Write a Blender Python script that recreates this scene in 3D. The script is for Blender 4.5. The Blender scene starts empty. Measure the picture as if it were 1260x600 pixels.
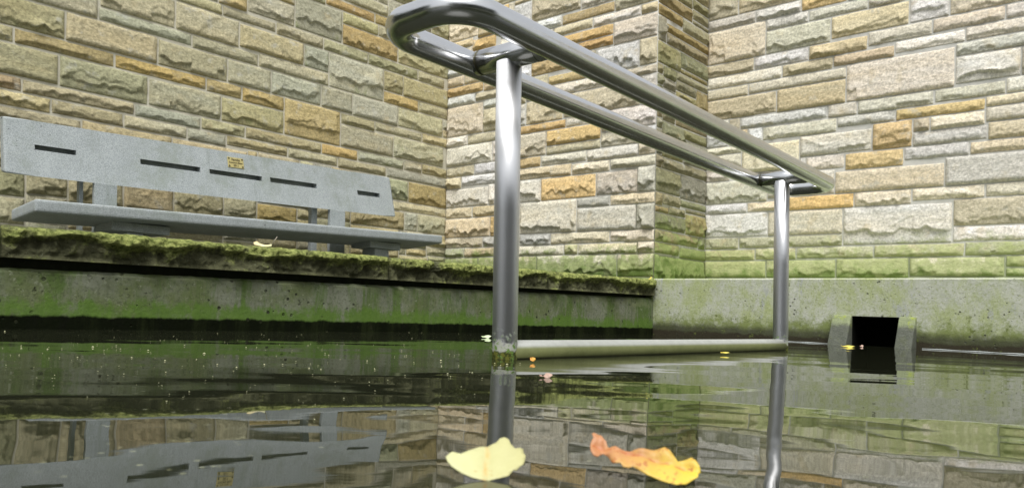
import bpy, bmesh, math, random
import numpy as np
from mathutils import Vector, Matrix
from mathutils.geometry import delaunay_2d_cdt

random.seed(11)
rng = np.random.RandomState(5)
scene = bpy.context.scene
COL = scene.collection

# ------------------------------------------------------------------ camera model
F = 910.0; PX = 630.0; PY = 384.7; RO = 0.038; C = 0.1095; KL = -0.0206
cr, sr = math.cos(RO), math.sin(RO)

def ray(x, y):
    u = x - PX; v = PY - y
    return ((u*cr - v*sr)/F, 1.0, (u*sr + v*cr)/F)
def hor(x): return PY + math.tan(RO)*(x - PX)
def onz(x, y, z):
    a, _, b = ray(x, y); t = (z - C)/b
    return Vector((a*t, t, z))
def dirvp(x):
    a, _, b = ray(x, hor(x)); n = math.hypot(a, 1)
    return (a/n, 1/n)
L = dirvp(1438)
R = (-L[1], L[0])
def onplane(P0, D, x, y, k=KL):
    D3 = Vector((D[0], D[1], 0)); N = Vector((k, 0, 1)); n = D3.cross(N)
    r = Vector(ray(x, y)); t = n.dot(Vector(P0) - Vector((0, 0, C)))/n.dot(r)
    return Vector((r[0]*t, r[1]*t, C + r[2]*t))

r_ = ray(803.5, hor(803.5))
C0 = Vector((r_[0]*5.05, 5.05, C))                      # pool corner where the two concrete walls meet
LD = Vector((C0.x + 1.575, C0.y - 2.279)).normalized()
c5 = onplane(C0, R, 546.5, hor(546.5))                  # inner corner of the stone walls
_sf = onplane(C0, L, 865.5, hor(865.5))                 # far corner of the pier

def LP(p, q, z):                                        # terrace frame: p along the bench wall, q away from the pool
    return Vector((c5.x + L[0]*p + R[0]*q + KL*(z - C), c5.y + L[1]*p + R[1]*q, z))
def toLP(P):
    X = P[0] - KL*(P[2] - C); dx = X - c5.x; dy = P[1] - c5.y
    return (dx*L[0] + dy*L[1], dx*R[0] + dy*R[1], P[2])
def qplane(q): return (c5.x + R[0]*q, c5.y + R[1]*q, C)

# ------------------------------------------------------------------ object helpers
def tag(o, label=None, cat=None, group=None, kind=None):
    if label: o['label'] = label
    if cat: o['category'] = cat
    if group: o['group'] = group
    if kind: o['kind'] = kind
    return o
def empty(name, loc):
    o = bpy.data.objects.new(name, None); COL.objects.link(o); o.location = loc
    o.empty_display_size = 0.05
    return o
def link(name, me, mats, parent=None):
    o = bpy.data.objects.new(name, me); COL.objects.link(o)
    for m in (mats if isinstance(mats, (list, tuple)) else [mats]): me.materials.append(m)
    if parent is not None:
        o.parent = parent; o.matrix_parent_inverse = Matrix.Translation(-Vector(parent.location))
    return o
def smooth(me, on=True):
    me.polygons.foreach_set('use_smooth', [on]*len(me.polygons))
def bm_obj(name, bm, mat, parent=None, sm=False):
    bmesh.ops.recalc_face_normals(bm, faces=bm.faces)
    me = bpy.data.meshes.new(name); bm.to_mesh(me); bm.free()
    if sm: smooth(me)
    return link(name, me, mat, parent)
def hexa(bm, c, bev=0.0, seg=2):
    vs = [bm.verts.new(p) for p in c]
    fs = [bm.faces.new([vs[i] for i in f]) for f in ((0,1,2,3),(7,6,5,4),(0,4,5,1),(1,5,6,2),(2,6,7,3),(3,7,4,0))]
    if bev:
        es = list({e for f in fs for e in f.edges})
        bmesh.ops.bevel(bm, geom=es, offset=bev, segments=seg, profile=0.6, affect='EDGES')
def lpbox(bm, p0, p1, q0, q1, z0, z1, bev=0.0):
    hexa(bm, [LP(p0,q0,z0), LP(p1,q0,z0), LP(p1,q1,z0), LP(p0,q1,z0),
              LP(p0,q0,z1), LP(p1,q0,z1), LP(p1,q1,z1), LP(p0,q1,z1)], bev)

# ------------------------------------------------------------------ noise (numpy)
def _h(ix, iy, iz, s):
    n = (ix*374761393 + iy*668265263 + iz*2147483647 + s*1274126177) & 0xffffffff
    n = ((n ^ (n >> 13))*1274126177) & 0xffffffff
    n = (n ^ (n >> 16)) & 0xffff
    return n/65535.0
def vn(x, y, z, s=0):
    x = np.asarray(x, float); y = np.asarray(y, float); z = np.zeros_like(x) + z
    ix = np.floor(x).astype(np.int64); iy = np.floor(y).astype(np.int64); iz = np.floor(z).astype(np.int64)
    fx = x - ix; fy = y - iy; fz = z - iz
    fx = fx*fx*(3-2*fx); fy = fy*fy*(3-2*fy); fz = fz*fz*(3-2*fz)
    def c(a, b, d): return _h(ix+a, iy+b, iz+d, s)
    x00 = c(0,0,0)*(1-fx) + c(1,0,0)*fx; x10 = c(0,1,0)*(1-fx) + c(1,1,0)*fx
    x01 = c(0,0,1)*(1-fx) + c(1,0,1)*fx; x11 = c(0,1,1)*(1-fx) + c(1,1,1)*fx
    y0 = x00*(1-fy) + x10*fy; y1 = x01*(1-fy) + x11*fy
    return (y0*(1-fz) + y1*fz)*2 - 1
def fbm(x, y, z, s=0, o=3):
    t = 0; a = 1.0; n = 0
    for i in range(o):
        t = t + a*vn(x*2**i, y*2**i, z*2**i + 7.3*i, s + i); n += a; a *= 0.5
    return t/n

# ------------------------------------------------------------------ material helpers
class NT:
    def __init__(s, name):
        s.m = bpy.data.materials.new(name); s.m.use_nodes = True
        s.t = s.m.node_tree; s.t.nodes.clear()
        s.out = s.t.nodes.new('ShaderNodeOutputMaterial')
        s.b = s.t.nodes.new('ShaderNodeBsdfPrincipled')
        s.t.links.new(s.b.outputs[0], s.out.inputs[0])
    def n(s, typ, **kw):
        nd = s.t.nodes.new(typ)
        for k, v in kw.items(): setattr(nd, k, v)
        return nd
    def l(s, a, b): s.t.links.new(a, b)
    def setin(s, nd, i, v):
        if v is None: return
        if hasattr(v, 'is_linked') or hasattr(v, 'links'): s.l(v, nd.inputs[i])
        else: nd.inputs[i].default_value = v
    def pos(s):
        if not hasattr(s, '_p'):
            s._p = s.n('ShaderNodeNewGeometry')
        return s._p.outputs['Position']
    def mapping(s, vec, scale):
        m = s.n('ShaderNodeMapping'); s.l(vec, m.inputs[0]); m.inputs['Scale'].default_value = scale
        return m.outputs[0]
    def noise(s, scale, detail=4, rough=0.55, vec=None, dist=0.0):
        nd = s.n('ShaderNodeTexNoise'); s.l(vec if vec is not None else s.pos(), nd.inputs['Vector'])
        nd.inputs['Scale'].default_value = scale; nd.inputs['Detail'].default_value = detail
        nd.inputs['Roughness'].default_value = rough; nd.inputs['Distortion'].default_value = dist
        return nd.outputs[0]
    def vor(s, scale, vec=None, feature='F1', out=0):
        nd = s.n('ShaderNodeTexVoronoi', feature=feature); s.l(vec if vec is not None else s.pos(), nd.inputs['Vector'])
        nd.inputs['Scale'].default_value = scale
        return nd.outputs[out]
    def math(s, op, a, b=None, c=None, clamp=False):
        nd = s.n('ShaderNodeMath', operation=op, use_clamp=clamp)
        s.setin(nd, 0, a); s.setin(nd, 1, b); s.setin(nd, 2, c)
        return nd.outputs[0]
    def ramp(s, fac, a, b, va=0.0, vb=1.0):
        nd = s.n('ShaderNodeMapRange', interpolation_type='SMOOTHSTEP')
        s.setin(nd, 0, fac); nd.inputs[1].default_value = a; nd.inputs[2].default_value = b
        nd.inputs[3].default_value = va; nd.inputs[4].default_value = vb
        return nd.outputs[0]
    def mix(s, fac, a, b, mode='MIX'):
        nd = s.n('ShaderNodeMix', data_type='RGBA', blend_type=mode)
        s.setin(nd, 0, fac)
        for i, v in ((6, a), (7, b)):
            if isinstance(v, tuple): nd.inputs[i].default_value = (v[0], v[1], v[2], 1)
            else: s.l(v, nd.inputs[i])
        return nd.outputs[2]
    def attr(s, name, out=2):
        nd = s.n('ShaderNodeAttribute', attribute_name=name); return nd.outputs[out]
    def z(s):
        nd = s.n('ShaderNodeSeparateXYZ'); s.l(s.pos(), nd.inputs[0]); return nd.outputs[2]
    def bump(s, h, dist, strength=1.0, prev=None):
        nd = s.n('ShaderNodeBump'); s.l(h, nd.inputs['Height']); nd.inputs['Distance'].default_value = dist
        nd.inputs['Strength'].default_value = strength
        if prev is not None: s.l(prev, nd.inputs['Normal'])
        return nd.outputs[0]
    def done(s, col=None, rough=0.8, normal=None, metallic=0.0, spec=0.5):
        if isinstance(col, tuple): s.b.inputs['Base Color'].default_value = (*col, 1)
        elif col is not None: s.l(col, s.b.inputs['Base Color'])
        s.setin(s.b, 'Roughness', rough) if not isinstance(rough, float) else setattr(s.b.inputs['Roughness'], 'default_value', rough)
        if normal is not None: s.l(normal, s.b.inputs['Normal'])
        s.b.inputs['Metallic'].default_value = metallic
        s.b.inputs['Specular IOR Level'].default_value = spec
        return s.m
def _setin(self, nd, i, v):
    if v is None: return
    if isinstance(v, bpy.types.NodeSocket): self.l(v, nd.inputs[i])
    else: nd.inputs[i].default_value = v
NT.setin = _setin

# stone: per-stone colour in 'col', height-of-growth in 'moss'
def mat_stone(name, green, tone=1.0):
    t = NT(name)
    col = t.attr('col', 0)
    n1 = t.noise(9, 5, 0.6); n2 = t.noise(70, 5, 0.7); n3 = t.noise(2.2, 3)
    v = t.ramp(n2, 0.28, 0.72, 0.66, 1.24)
    c = t.mix(1.0, col, t.mix(0.0, (1, 1, 1), (1, 1, 1)), 'MULTIPLY')
    vm = t.n('ShaderNodeVectorMath', operation='SCALE'); t.l(col, vm.inputs[0]); t.l(v, vm.inputs['Scale'])
    c = vm.outputs[0]
    c = t.mix(t.ramp(n1, 0.56, 0.72, 0, 0.45), c, (0.52*tone, 0.43*tone, 0.25*tone))
    c = t.mix(t.ramp(t.noise(13, 4, 0.6), 0.57, 0.72, 0, 0.45), c, (0.50*tone, 0.50*tone, 0.45*tone))
    # dark weathered grime in patches
    c = t.mix(t.ramp(t.noise(6, 6, 0.7), 0.55, 0.80, 0, 0.38), c, (0.20*tone, 0.185*tone, 0.12*tone))
    c = t.mix(t.ramp(t.noise(240, 3, 0.6), 0.60, 0.72, 0, 0.45), c, (0.13*tone, 0.12*tone, 0.09*tone))
    ms = t.math('ADD', t.attr('moss'), t.math('MULTIPLY', t.math('SUBTRACT', t.noise(11, 7, 0.72), 0.5), 1.9))
    mf = t.ramp(ms, 0.38, 0.85, 0, 0.85)
    ms0 = ms
    gn = t.mix(t.noise(45, 4), tuple(0.7*g for g in green), tuple(1.25*g for g in green))
    c = t.mix(mf, c, gn)
    c = t.mix(t.ramp(ms0, 0.85, 1.35, 0, 0.85), c, tuple(g*k for g, k in zip(green, (0.42, 0.55, 0.30))))
    b = t.bump(t.noise(38, 7, 0.72, t.mapping(t.pos(), (1, 1, 1.5))), 0.009, 0.8)
    b = t.bump(t.noise(320, 3, 0.6), 0.002, 0.6, b)
    return t.done(c, 0.88, b, spec=0.25)
def mat_mortar(name, base):
    t = NT(name)
    c = t.mix(t.noise(30, 5), tuple(0.75*g for g in base), tuple(1.15*g for g in base))
    ms = t.math('ADD', t.attr('moss'), t.math('MULTIPLY', t.math('SUBTRACT', t.noise(9, 5, 0.7), 0.5), 0.9))
    c = t.mix(t.ramp(ms, 0.42, 0.85, 0, 0.75), c, (0.20, 0.24, 0.10))
    return t.done(c, 0.9, t.bump(t.noise(180, 4, 0.7), 0.003, 0.8), spec=0.2)

M_stoneL = mat_stone('stone_bench_wall', (0.21, 0.25, 0.09))  # bench wall stone, with the darkest green growth of the three
M_stoneP = mat_stone('stone_pier', (0.25, 0.31, 0.10))
M_stoneR = mat_stone('stone_pale_wall', (0.37, 0.41, 0.18))
M_mortL = mat_mortar('mortar_warm', (0.60, 0.57, 0.46))
M_mortR = mat_mortar('mortar_pale', (0.62, 0.61, 0.56))

def mat_concrete_left():
    t = NT('algae_concrete')
    z = t.z()
    st = t.mapping(t.pos(), (4.6, 4.6, 0.8))
    streak = t.noise(1.6, 6, 0.72, st, dist=0.6)
    c = t.mix(t.noise(11, 5, 0.65), (0.09, 0.105, 0.06), (0.27, 0.285, 0.215))
    c = t.mix(t.ramp(t.noise(5.0, 6, 0.7), 0.38, 0.62, 0, 0.85), c, (0.11, 0.14, 0.045))
    c = t.mix(t.ramp(streak, 0.46, 0.60, 0, 0.85), c, (0.08, 0.135, 0.025))
    c = t.mix(t.ramp(t.noise(70, 5, 0.75), 0.50, 0.64, 0, 0.5), c, (0.05, 0.06, 0.025))
    c = t.mix(t.ramp(t.noise(45, 5, 0.75), 0.58, 0.68, 0, 0.5), c, (0.33, 0.35, 0.25))
    c = t.mix(t.ramp(t.noise(2.6, 5, 0.65, t.mapping(t.pos(), (5, 5, 0.35))), 0.58, 0.70, 0, 0.6), c, (0.085, 0.10, 0.05))
    # bright green growth just above the wet line
    g = t.math('ADD', t.ramp(z, 0.150, 0.060, 0, 1.0), t.math('ADD', t.math('MULTIPLY', t.math('SUBTRACT', streak, 0.5), 2.2), t.math('MULTIPLY', t.math('SUBTRACT', t.noise(26, 5, 0.7), 0.5), 1.6)))
    c = t.mix(t.ramp(g, 0.35, 0.95, 0, 0.9), c, t.mix(t.noise(30, 4), (0.055, 0.115, 0.012), (0.12, 0.21, 0.03)))
    # lichen along the top lip
    c = t.mix(t.math('MULTIPLY', t.ramp(z, 0.17, 0.2, 0, 0.6), t.ramp(t.noise(18, 4), 0.45, 0.6)), c, (0.20, 0.22, 0.12))
    # slimy dark band at the waterline
    d = t.math('ADD', z, t.math('MULTIPLY', t.math('SUBTRACT', t.noise(7, 4, 0.6, t.mapping(t.pos(), (3, 3, 0.5))), 0.5), 0.022))
    c = t.mix(t.ramp(d, 0.050, 0.039, 0, 0.98), c, t.mix(t.ramp(streak, .45, .62), (0.003, 0.0035, 0.002), (0.012, 0.015, 0.006)))
    spc = t.ramp(d, 0.050, 0.039, 0.3, 0.04)
    v = t.vor(26); vs = t.ramp(t.noise(8, 3), 0.48, 0.62)
    pit = t.math('MULTIPLY', t.ramp(v, 0.20, 0.13), vs)
    pit = t.math('MAXIMUM', pit, t.math('MULTIPLY', t.ramp(t.noise(34, 4, 0.6), 0.665, 0.70), t.ramp(t.noise(5, 3), 0.44, 0.56)))
    c = t.mix(t.math('MULTIPLY', pit, 0.9), c, (0.018, 0.02, 0.01))
    b = t.bump(t.math('SUBTRACT', t.math('MULTIPLY', t.noise(60, 5, 0.7), 0.5), pit), 0.006, 0.9)
    m = t.done(c, 0.75, b, spec=0.3); t.l(spc, t.b.inputs['Specular IOR Level']); return m
def mat_concrete_right():
    t = NT('pale_algae_concrete')
    z = t.z()
    c = t.mix(t.noise(14, 6, 0.7), (0.30, 0.32, 0.24), (0.60, 0.61, 0.54))
    c = t.mix(t.ramp(t.noise(7, 6, 0.72, t.mapping(t.pos(), (1, 1, 0.6))), 0.38, 0.66, 0, 0.9), c, (0.34, 0.39, 0.16))
    c = t.mix(t.ramp(t.noise(3.2, 5, 0.7, t.mapping(t.pos(), (3, 3, 1.0))), 0.58, 0.70, 0, 0.7), c, (0.36, 0.37, 0.40))
    c = t.mix(t.ramp(t.noise(75, 5, 0.75), 0.50, 0.62, 0, 0.55), c, (0.24, 0.28, 0.11))
    c = t.mix(t.ramp(t.noise(130, 4, 0.7), 0.58, 0.66, 0, 0.5), c, (0.66, 0.67, 0.58))
    lo = t.math('ADD', t.ramp(z, 0.24, 0.06, 0, 0.8), t.math('MULTIPLY', t.math('SUBTRACT', t.noise(16, 7, 0.78), 0.5), 2.2))
    c = t.mix(t.ramp(lo, 0.25, 0.9, 0, 0.9), c, (0.17, 0.21, 0.055))
    d = t.math('ADD', z, t.math('MULTIPLY', t.math('SUBTRACT', t.noise(14, 5, 0.65), 0.5), 0.05))
    c = t.mix(t.ramp(d, 0.105, 0.050, 0, 0.9), c, (0.045, 0.048, 0.026))
    c = t.mix(t.ramp(d, 0.045, 0.025, 0, 0.9), c, (0.028, 0.022, 0.012))
    # moss cushions
    c = t.mix(t.math('MULTIPLY', t.ramp(t.noise(24, 5, 0.7), 0.60, 0.67), t.ramp(z, 0.33, 0.10, 0, 0.8)), c, (0.10, 0.125, 0.03))
    v = t.vor(30); vs = t.ramp(t.noise(6, 3), 0.47, 0.60)
    pit = t.math('MULTIPLY', t.ramp(v, 0.19, 0.12), vs)
    pit = t.math('MAXIMUM', pit, t.math('MULTIPLY', t.ramp(t.noise(40, 4, 0.6), 0.67, 0.70), t.ramp(t.noise(5, 3), 0.44, 0.58)))
    v2 = t.ramp(t.vor(75), 0.2, 0.12)
    pit = t.math('MAXIMUM', pit, t.math('MULTIPLY', v2, t.ramp(t.noise(11, 3), 0.5, 0.62)))
    c = t.mix(t.math('MULTIPLY', pit, 0.85), c, (0.07, 0.075, 0.05))
    b = t.bump(t.math('SUBTRACT', t.math('MULTIPLY', t.noise(60, 5, 0.7), 0.5), pit), 0.006, 0.9)
    return t.done(c, 0.85, b, spec=0.25)
def mat_cheek():
    t = NT('outlet_cheek_concrete')
    z = t.z(); n = t.noise(30, 6, 0.75)
    c = t.mix(n, (0.16, 0.20, 0.08), (0.34, 0.37, 0.24))
    c = t.mix(t.ramp(t.noise(18, 5, 0.7), 0.52, 0.62, 0, 0.8), c, (0.30, 0.36, 0.06))
    d = t.math('ADD', z, t.math('MULTIPLY', t.math('SUBTRACT', t.noise(22, 5, 0.65), 0.5), 0.05))
    c = t.mix(t.ramp(d, 0.135, 0.095, 0, 0.9), c, t.mix(n, (0.04, 0.045, 0.035), (0.13, 0.135, 0.12)))
    return t.done(c, 0.8, t.bump(t.noise(50, 6, 0.75), 0.010, 1.0), spec=0.3)
def mat_coping():
    t = NT('mossy_coping_stone')
    rock = t.mix(t.noise(30, 6, 0.7), (0.04, 0.045, 0.02), (0.19, 0.19, 0.10))
    ms = t.math('ADD', t.attr('moss'), t.math('MULTIPLY', t.math('SUBTRACT', t.noise(28, 6, 0.75), 0.5), 1.5))
    moss = t.mix(t.ramp(t.noise(60, 6, 0.75), .3, .68), (0.07, 0.10, 0.015), (0.47, 0.51, 0.16))
    c = t.mix(t.ramp(ms, 0.35, 0.75, 0, 0.95), rock, moss)
    c = t.mix(t.ramp(t.noise(120, 3, 0.6), 0.66, 0.72, 0, 0.7), c, (0.42, 0.44, 0.30))
    b = t.bump(t.noise(60, 6, 0.75), 0.022, 1.0)
    return t.done(c, 0.92, b, spec=0.2)
def mat_bench():
    t = NT('grey_cast_concrete')
    c = t.mix(t.noise(9, 5, 0.6), (0.29, 0.32, 0.325), (0.44, 0.475, 0.48))
    c = t.mix(t.ramp(t.noise(190, 4, 0.75), 0.42, 0.60, 0, 0.75), c, (0.19, 0.21, 0.21))
    c = t.mix(t.ramp(t.noise(3.4, 7, 0.75), 0.48, 0.66, 0, 0.6), c, (0.21, 0.24, 0.20))
    c = t.mix(t.ramp(t.noise(5, 6, 0.7, t.mapping(t.pos(), (1, 1, 0.35))), 0.58, 0.72, 0, 0.45), c, (0.38, 0.41, 0.41))
    c = t.mix(t.ramp(t.noise(1.0, 6, 0.7, t.mapping(t.pos(), (14, 14, 2.2))), 0.54, 0.70, 0, 0.45), c, (0.20, 0.225, 0.20))
    v = t.ramp(t.vor(34), 0.13, 0.07)
    pit = t.math('MULTIPLY', v, t.ramp(t.noise(10, 2), 0.5, 0.6))
    c = t.mix(t.math('MULTIPLY', pit, 0.6), c, (0.10, 0.11, 0.11))
    b = t.bump(t.math('SUBTRACT', t.math('MULTIPLY', t.noise(150, 4, 0.6), 0.3), pit), 0.003, 0.8)
    return t.done(c, 0.72, b, spec=0.35)
def mat_steel(name='brushed_steel', radial=False):
    t = NT(name)
    c = t.mix(t.noise(12, 4), (0.58, 0.585, 0.59), (0.68, 0.685, 0.69))
    c = t.mix(t.ramp(t.noise(75, 5, 0.7), 0.71, 0.76, 0, 0.25), c, (0.30, 0.29, 0.25))
    rough = t.ramp(t.noise(25, 4), 0.3, 0.7, 0.17, 0.25)
    if radial:
        tg = t.n('ShaderNodeTangent', direction_type='RADIAL', axis='Z'); t.l(tg.outputs[0], t.b.inputs['Tangent'])
        t.b.inputs['Anisotropic'].default_value = 0.8
        z = t.z(); n = t.noise(45, 5, 0.7); n2 = t.noise(55, 5, 0.7)
        zn = t.math('ADD', z, t.math('MULTIPLY', t.math('SUBTRACT', n2, 0.5), 0.075))
        met = t.ramp(zn, 0.030, 0.046)
        dep = t.mix(n, (0.28, 0.30, 0.23), (0.50, 0.51, 0.45))
        f = t.ramp(t.math('ADD', z, t.math('MULTIPLY', t.math('SUBTRACT', n2, 0.5), 0.02)), 0.021, 0.016)
        dep = t.mix(f, dep, t.mix(t.ramp(t.noise(110, 3), 0.45, 0.55), (0.13, 0.135, 0.025), (0.04, 0.05, 0.012)))
        c = t.mix(met, dep, c)
        fl = t.math('MULTIPLY', t.ramp(t.noise(85, 5, 0.7), 0.54, 0.60), t.ramp(zn, 0.075, 0.045))
        c = t.mix(fl, c, (0.13, 0.22, 0.05))
        met = t.math('MULTIPLY', met, t.math('SUBTRACT', 1.0, fl))
        t.b.inputs['Anisotropic Rotation'].default_value = 0.25 if radial == 2 else 0.0
        m = t.done(c, 0.41, None, metallic=1.0); t.l(met, t.b.inputs['Metallic']); return m
    return t.done(c, rough, None, metallic=1.0)
def mat_bar():
    t = NT('algae_film_on_bar')
    z = t.z()
    n = t.noise(30, 6, 0.7)
    c = t.mix(t.ramp(z, 0.024, 0.034), t.mix(n, (0.10, 0.115, 0.035), (0.21, 0.225, 0.09)), t.mix(n, (0.27, 0.28, 0.25), (0.44, 0.45, 0.42)))
    c = t.mix(t.ramp(z, 0.006, 0.000, 0, 0.8), c, (0.02, 0.02, 0.012))
    return t.done(c, 0.55, t.bump(n, 0.002, 0.6), spec=0.4)
def mat_plain(name, col, rough=0.6, metallic=0.0, var=0.2, scale=30):
    t = NT(name)
    c = t.mix(t.noise(scale, 4), tuple(g*(1-var) for g in col), tuple(g*(1+var) for g in col))
    return t.done(c, rough, metallic=metallic)
def mat_water():
    t = NT('murky_pool_water')
    c = t.mix(t.noise(2.5, 4, 0.6), (0.012, 0.014, 0.007), (0.022, 0.024, 0.014))
    # matter suspended just under the surface
    sp = t.math('MULTIPLY', t.ramp(t.vor(55), 0.16, 0.09), t.ramp(t.noise(5, 3, 0.6), 0.46, 0.62))
    c = t.mix(t.math('MULTIPLY', sp, 0.7), c, t.mix(t.noise(20, 2), (0.20, 0.19, 0.07), (0.26, 0.28, 0.20)))
    rp_ = t.noise(1.0, 2, 0.5, t.mapping(t.pos(), (14, 60, 1)))
    b = t.bump(rp_, 0.000022, 1.0)
    t.b.inputs['IOR'].default_value = 1.333
    m = t.done(c, 0.012, b, spec=0.5)
    t.b.inputs['IOR'].default_value = 1.333
    return m
def mat_leaf(name, a, b, spot, spotlvl=0.62, vein=None):
    t = NT(name)
    g = t.attr('grad')
    n = t.noise(60, 5, 0.65)
    c = t.mix(t.math('ADD', g, t.math('MULTIPLY', t.math('SUBTRACT', n, 0.5), 0.9), clamp=True), a, b)
    c = t.mix(t.ramp(t.noise(130, 4, 0.7), spotlvl, spotlvl + 0.08, 0, 0.8), c, spot)
    if vein: c = t.mix(t.math('MULTIPLY', t.attr('vein'), 0.8), c, vein)
    t.b.inputs['Subsurface Weight'].default_value = 0.0
    return t.done(c, 0.5, t.bump(t.noise(150, 3), 0.0006, 0.7), spec=0.4)

M_concL = mat_concrete_left(); M_concR = mat_concrete_right(); M_cop = mat_coping(); M_cheek = mat_cheek(); M_bench = mat_bench()
M_steel = mat_steel(); M_post = mat_steel('brushed_steel_post', 1); M_bar = mat_bar()
M_hole_shade = mat_plain('painted_hole_shade', (0.004, 0.004, 0.003), 1.0); M_hole_shade.node_tree.nodes['Principled BSDF'].inputs['Specular IOR Level'].default_value = 0.05  # shade inside the outlet put into the colour
M_pave = mat_plain('terrace_slabs', (0.075, 0.08, 0.055), 0.9, var=0.35, scale=4)
M_brass = mat_plain('brass_plate', (0.42, 0.36, 0.15), 0.55, metallic=0.1, var=0.15, scale=200)
M_ink = mat_plain('engraved_dark', (0.06, 0.045, 0.015), 0.6)
M_screw = mat_plain('dark_screw', (0.07, 0.065, 0.03), 0.5, metallic=0.5)
M_scum = mat_plain('pale_scum', (0.26, 0.28, 0.27), 0.7, var=0.4, scale=60)
M_speck = mat_plain('seed_specks', (0.36, 0.36, 0.20), 0.7, var=0.75, scale=60)

# ------------------------------------------------------------------ stone walls
PAL = dict(b=(.52,.465,.32), t=(.48,.415,.275), o=(.51,.395,.20), r=(.38,.28,.19), ro=(.52,.36,.17), yo=(.60,.46,.23),
           y=(.60,.57,.455), g=(.465,.445,.37), gl=(.52,.505,.43), w=(.64,.635,.585), bm=(.455,.42,.275), gm=(.43,.42,.33),
           m=(.42,.42,.26), gw=(.57,.57,.52), gb=(.54,.52,.44), oy=(.50,.44,.24), gd=(.50,.49,.44))
OFF = {'K1':(0,0,4.2857),'K2':(280,0,4.2857),'K3':(280,120,4.2857),'K0':(0,60,4.2857),'K4':(380,200,5),'K6':(100,0,6),'X5':(380,0,6),
       'M1':(540,60,6),'M2':(540,140,6),'M3':(620,0,6),'M4':(660,80,6),'C4':(470,0,3),'K5':(540,200,4.2857),'M6':(660,180,7.5),
       'Z1':(795,0,6.6667),'Z3':(795,170,6.6667),'Z4':(795,260,6.6667),
       'R0':(860,0,6),'R1':(860,80,6),'R2':(800,160,6),'K8':(980,0,4.2857),'K9':(980,120,4.2857),'H0':(980,240,4.2857),'H1':(820,240,4.2857)}
LEFT = [('K6',155,690,-170,48,'b'),('K6',700,1145,5,205,'g'),('K6',150,805,60,145,'g'),('K6',820,1301,262,345,'b'),
 ('K1',130,515,-180,-4,'g'),('K1',350,825,62,210,'b'),('K1',835,1195,207,335,'b'),('K1',-150,340,-78,85,'bm'),
 ('K1',80,600,150,220,'o'),('K1',-100,68,103,190,'bm'),('K1',608,1080,288,348,'o'),('K1',1090,1268,415,482,'o'),('K2',78,285,468,522,'o'),
 ('K1',-50,305,205,372,'bm'),('K1',315,775,292,440,'bm'),('K1',785,1150,412,548,'gm'),('K3',-32,285,-2,122,'bm'),('K3',300,588,18,182,'o'),
 ('K3',600,770,88,135,'t'),('K3',778,1018,130,176,'t'),('K3',1026,1145,192,235,'t'),('K3',597,868,142,248,'g'),('K3',876,1135,200,305,'gm'),
 ('K2',3,220,312,432,'g'),('K2',232,482,375,492,'g'),('K2',495,652,455,560,'g'),('K3',660,890,-14,92,'gl'),('K3',900,1132,52,150,'b'),
 ('K2',2,156,245,308,'bm'),('K2',165,528,290,350,'g'),('K2',537,818,275,445,'gl'),('K2',824,1000,482,538,'o'),('K2',1006,1140,546,590,'t'),
 ('K2',825,918,370,470,'bm'),('K2',927,1148,408,505,'oy'),('K2',65,395,118,245,'b'),('K2',405,528,235,345,'gm'),
 ('K2',-20,250,30,95,'b'),('K2',258,500,118,180,'g'),('K2',508,735,205,255,'bm'),('K2',742,1000,288,338,'bm'),('K2',1005,1140,382,425,'b'),
 ('K2',-40,98,-60,25,'o'),('K2',108,345,-50,60,'g'),('K2',358,598,-30,145,'g'),('X5',130,475,-5,45,'ro'),('X5',490,640,108,170,'o'),
 ('X5',252,505,88,160,'oy'),('X5',515,680,195,255,'b'),('X5',256,640,180,325,'o'),('X5',660,1015,345,465,'bm'),
 ('X5',250,578,-90,0,'b'),('X5',590,900,-2,125,'g'),
 ('K3',103,480,158,212,'t'),('K3',497,675,242,290,'o'),('K3',688,918,280,330,'gm'),('K3',930,1016,330,372,'g'),('K3',1025,1148,352,394,'t'),
 ('K3',8,308,205,252,'t'),('K3',320,568,265,312,'t'),('K3',582,828,320,370,'t'),('K3',838,1140,368,420,'g'),
 ('K4',330,598,60,190,'m'),('K4',612,835,120,235,'o'),('K4',520,830,236,280,'y'),('K4',278,578,258,368,'t'),('K4',588,655,308,412,'g'),
 ('K4',668,835,322,424,'g'),('K4',725,835,525,572,'gm'),('K4',600,718,530,568,'t'),
 ('K0',-100,98,110,185,'r'),('K0',118,700,165,232,'t'),('K0',712,1045,290,350,'g'),('K0',1062,1290,362,418,'bm'),
 ('K0',-100,262,192,268,'t'),('K0',272,640,277,345,'t'),('K0',655,975,355,410,'g'),('K0',990,1190,417,468,'g'),
 ('K0',-100,418,280,350,'t'),('K0',432,900,377,440,'t'),('K0',910,1300,470,540,'t')]
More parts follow.
